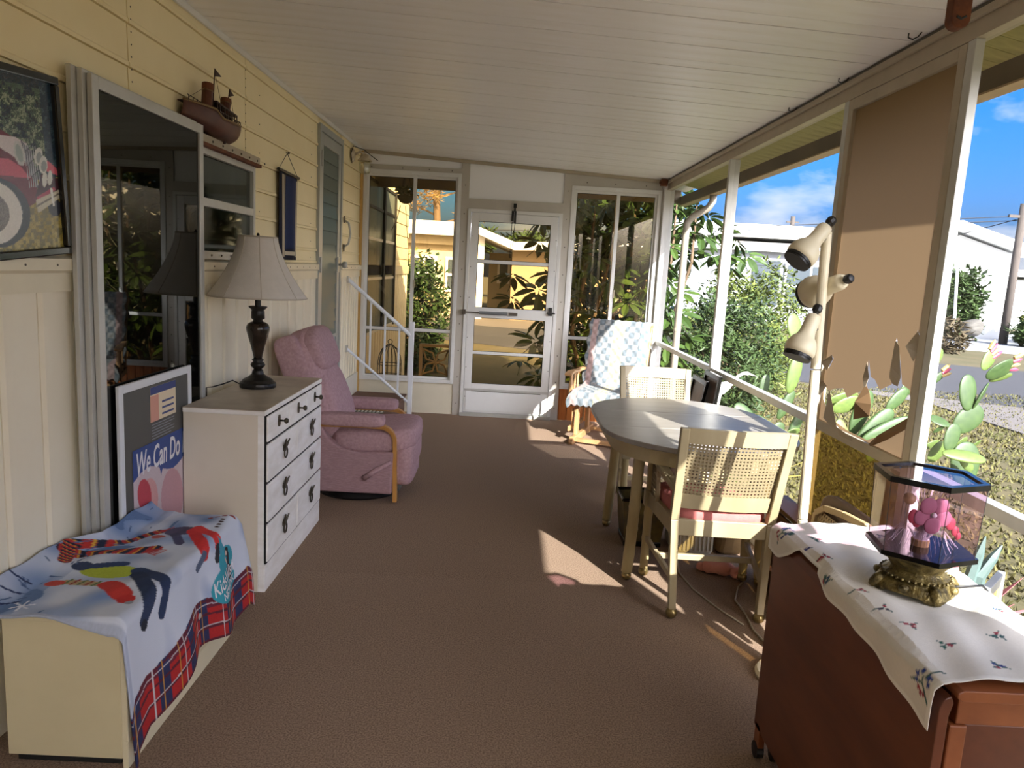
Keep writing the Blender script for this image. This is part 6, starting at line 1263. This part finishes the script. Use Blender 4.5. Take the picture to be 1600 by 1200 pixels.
# ---- shrubs and trees across the road
shrub('garden_shrub', 'tall green shrub with an orange bloom against the white gable', 'shrub', (17.15, 28.2, 1.0), (.9, .7, 1.4), 2600, .34, 'leaf_green'); shrub('garden_shrub', 'rounded yellow green hedge to the side of the utility pole', 'shrub', (20.75, 27.6, .55), (1.2, .8, 1.0), 2600, .32, 'leaf_lime')
shrub('garden_shrub', 'low green hedge between the boulder and the pole', 'shrub', (18.75, 26.0, .2), (.7, .45, .5), 1200, .28, 'leaf_green'); shrub('twiggy_shrub', 'brownish twiggy shrub at the road edge by the white concrete', 'shrub', (13.1, 21.8, .15), (.55, .5, .6), 700, .25, 'twig')
shrub('background_tree', 'dark tree behind the low pale house', 'tree', (31, 53, 2.8), (3, 2, 2.2), 2200, .6, 'leaf_green')
tag(P('boulder', MB().rbox(at(1519, 512, 26.5), (.34, .3, .30), .8, 20, 12, fn=lambda p: (p.x * (1 + .1 * math.sin(p.z * 9)), p.y, p.z * (1 + .08 * math.sin(p.x * 11)))), mat('rock', (104, 101, 95), .9, rgb2=(74, 72, 68), vscale=3, stretch=(1, 1, 4)), smooth=True), 'pale layered boulder between the shrubs across the road', 'boulder')
tag(P('lamp_post', MB().tube([at(1490, 520, 27), at(1496, 418, 27)], .05, 8).tube([at(1496, 418, 27), at(1504, 410, 27)], .04, 8), 'roof_white'), 'thin white lamp post in front of the tall green shrub', 'lamp post')
# ---- what stands outside the far left window
hw = sempty('wall_outer', (XL, 9.2, GZ))
P('wall_backing', B(XL - .12, XL - .012, 7.47, 10.9, GZ, 2.6), 'siding', hw)
for i in range(len(rows) - 1):
    zt_, zb_ = rows[i], rows[i + 1]; y0_ = 9.47 if zb_ < 2.34 else 7.47
    P('siding_board', MB().prism([(XL - .012, zb_), (XL + .004, zb_), (XL + .004, zb_ + .014), (XL - .004, zt_ - .004), (XL - .012, zt_ - .004)], 1, y0_, 10.9), 'siding', hw)
P('rail', B(XL, XL + .02, 7.47, 10.9, 1.35, 1.46), 'trim_cream', hw)
yy_ = 7.47
while yy_ < 10.85: P('batten_board', MB().prism([(XL - .010, yy_), (XL + .010, yy_ + .012), (XL + .010, yy_ + .05), (XL + .001, yy_ + .06), (XL + .001, yy_ + .17), (XL - .01, yy_ + .17)], 2, GZ, 1.35), 'batten', hw); yy_ += .172
w4 = sempty('window_4', (XL, 8.5, .8))
for y0_, y1_ in ((7.60, 8.56), (8.66, 9.40)):
    for z0_, z1_ in ((.75, 1.30), (1.33, 1.72), (1.75, 2.05), (2.08, 2.32)): P('pane', B(XL + .014, XL + .020, y0_, y1_, z0_, z1_), 'glass_jalousie', w4)
for y_ in (7.56, 8.57, 9.41): P('frame_post', B(XL + .0, XL + .045, y_, y_ + (.09 if y_ == 8.57 else .04), .72, 2.36), 'black_soft', w4)
for z_ in (.72, 1.30, 1.72, 2.05, 2.32): P('frame_bar', B(XL + .0, XL + .030, 7.60, 9.41, z_, z_ + .03), 'black_soft' if z_ > 1.9 else 'alu_white', w4)
struct('patio_slab', B(XL, 1.2, 7.46, 9.4, GZ - .02, GZ + .03), 'concrete')
hb_ = thing('hanging_basket', 'dark hanging basket with trailing cords under the far eave', 'hanging basket', tuple(at(634, 308, 8.05)))
q = at(634, 308, 8.05)
P('bowl', MB().lathe([(.02, -.07), (.06, -.055), (.085, -.015), (.09, .015), (.075, .016)], 18, q), 'black_soft', hb_, smooth=True)
for i in range(3): t = i * 2.09; P('chain', MB().tube([q + Vector((.085 * math.cos(t), .085 * math.sin(t), .015)), Vector((q.x, q.y, 2.50))], .004, 5), 'black', hb_)
P('plant', leafmass(shell(q + Vector((0, 0, .05)), (.09, .09, .04), 160), .07, .5), 'leaf_dark', hb_, fix=False)
P('cord', MB().tube([q + Vector((-.05, -.02, -.09)), q + Vector((-.09, 0, -.25)), q + Vector((-.14, 0, -.35))], .004, 5).tube([q + Vector((0, 0, -.09)), q + Vector((.05, 0, -.6)), q + Vector((.09, 0, -1.1))], .003, 5), 'black', hb_)
bcg = thing('birdcage', 'black wire domed birdcage on the ground outside the far left window', 'birdcage', (-1.27, 8.15, GZ + .03))
P('tray', MB().lathe([(.14, .0), (.15, .32), (.145, .36), (.10, .362)], 22, (-1.27, 8.15, GZ + .03)), 'black_soft', bcg)
bw = MB()
for i in range(16):
    t = i * math.pi / 8; bw.tube([(-1.27 + r_ * math.cos(t), 8.15 + r_ * math.sin(t), GZ + .03 + z_) for r_, z_ in ((.13, .36), (.13, .62), (.118, .70), (.085, .77), (.03, .815), (.0, .825))], .0035, 4)
for z_ in (.48, .60): bw.tube([(-1.27 + .131 * math.cos(t), 8.15 + .131 * math.sin(t), GZ + .03 + z_) for t in np.linspace(0, 6.2832, 25)], .004, 4)
P('wires', bw, 'black', bcg); P('top_ring', MB().tube([(-1.27 + .025 * math.cos(t), 8.15, GZ + .88 + .025 * math.sin(t)) for t in np.linspace(0, 6.2832, 17)], .004, 5), 'black', bcg)
bk = thing('breeze_block', 'square patterned breeze block leaning outside beneath the far left window', 'block', (-.78, 8.6, GZ + .03)); mat('block_tan', (176, 158, 130), .9)
bx0, bx1, bz0, bz1 = -.99, -.62, .16, .58
P('plinth', B(-1.0, -.60, 8.55, 8.85, GZ + .03, bz0), 'bag_dark', bk)
for a_, b_, c_, d in ((bx0, bx1, bz0, bz0 + .03), (bx0, bx1, bz1 - .03, bz1), (bx0, bx0 + .03, bz0 + .03, bz1 - .03), (bx1 - .03, bx1, bz0 + .03, bz1 - .03)): P('border', B(a_, b_, 8.55, 8.65, c_, d), 'block_tan', bk)
cxb, czb = (bx0 + bx1) / 2, (bz0 + bz1) / 2
for i in range(4):
    t = math.pi / 4 + i * math.pi / 2
    for s in (-1, 1): P('petal_rib', MB().tube([(cxb, 8.6, czb), (cxb + .11 * math.cos(t + s * .5), 8.6, czb + .11 * math.sin(t + s * .5)), (cxb + .21 * math.cos(t), 8.6, czb + .21 * math.sin(t))], .012, 6), 'block_tan', bk)
shrub('window_hedge', 'dark leafy hedge filling the lower half of the far left window view', 'hedge', (-1.62, 12.2, .45), (.62, .8, 1.10), 4200, .15, 'leaf_dark'); shrub('window_hedge', 'lighter leafy bush beside the dark hedge outside the far left window', 'hedge', (-2.05, 14.2, .5), (.6, .6, 1.1), 2600, .15, 'leaf_olive')
pt = thing('pine_tree', 'brownish pine tree above the cream house through the far left window', 'tree', (-3.6, 36, GZ))
P('trunk', MB().tube([(-3.6, 36, GZ), (-3.5, 36, 3), (-3.7, 36, 6), (-3.4, 36, 9)], [.22, .18, .14, .06], 8), 'bark', pt)
pts = []
for i in range(14):
    z_ = 3.4 + i * .42; t = i * 2.3; e_ = Vector((-3.6 + 1.7 * math.cos(t), 36 + 1.0 * math.sin(t), z_ + .5)); P('branch', MB().tube([(-3.6, 36, z_), e_], [.06, .02], 5), 'bark', pt); pts += shell(e_, (.75, .7, .4), 150, inner=.2)
P('foliage', leafmass(pts, .36, .15), 'pine_brown', pt, fix=False)
shrub('background_tree', 'small green palm-like tree over the carport roof', 'tree', (.9, 42, 2.9), (1.0, 1, .7), 500, .5, 'leaf_green'); shrub('background_tree', 'small tree behind the cream carport house post', 'tree', (-1.6, 40, 2.9), (.8, 1, .6), 420, .5, 'leaf_green')
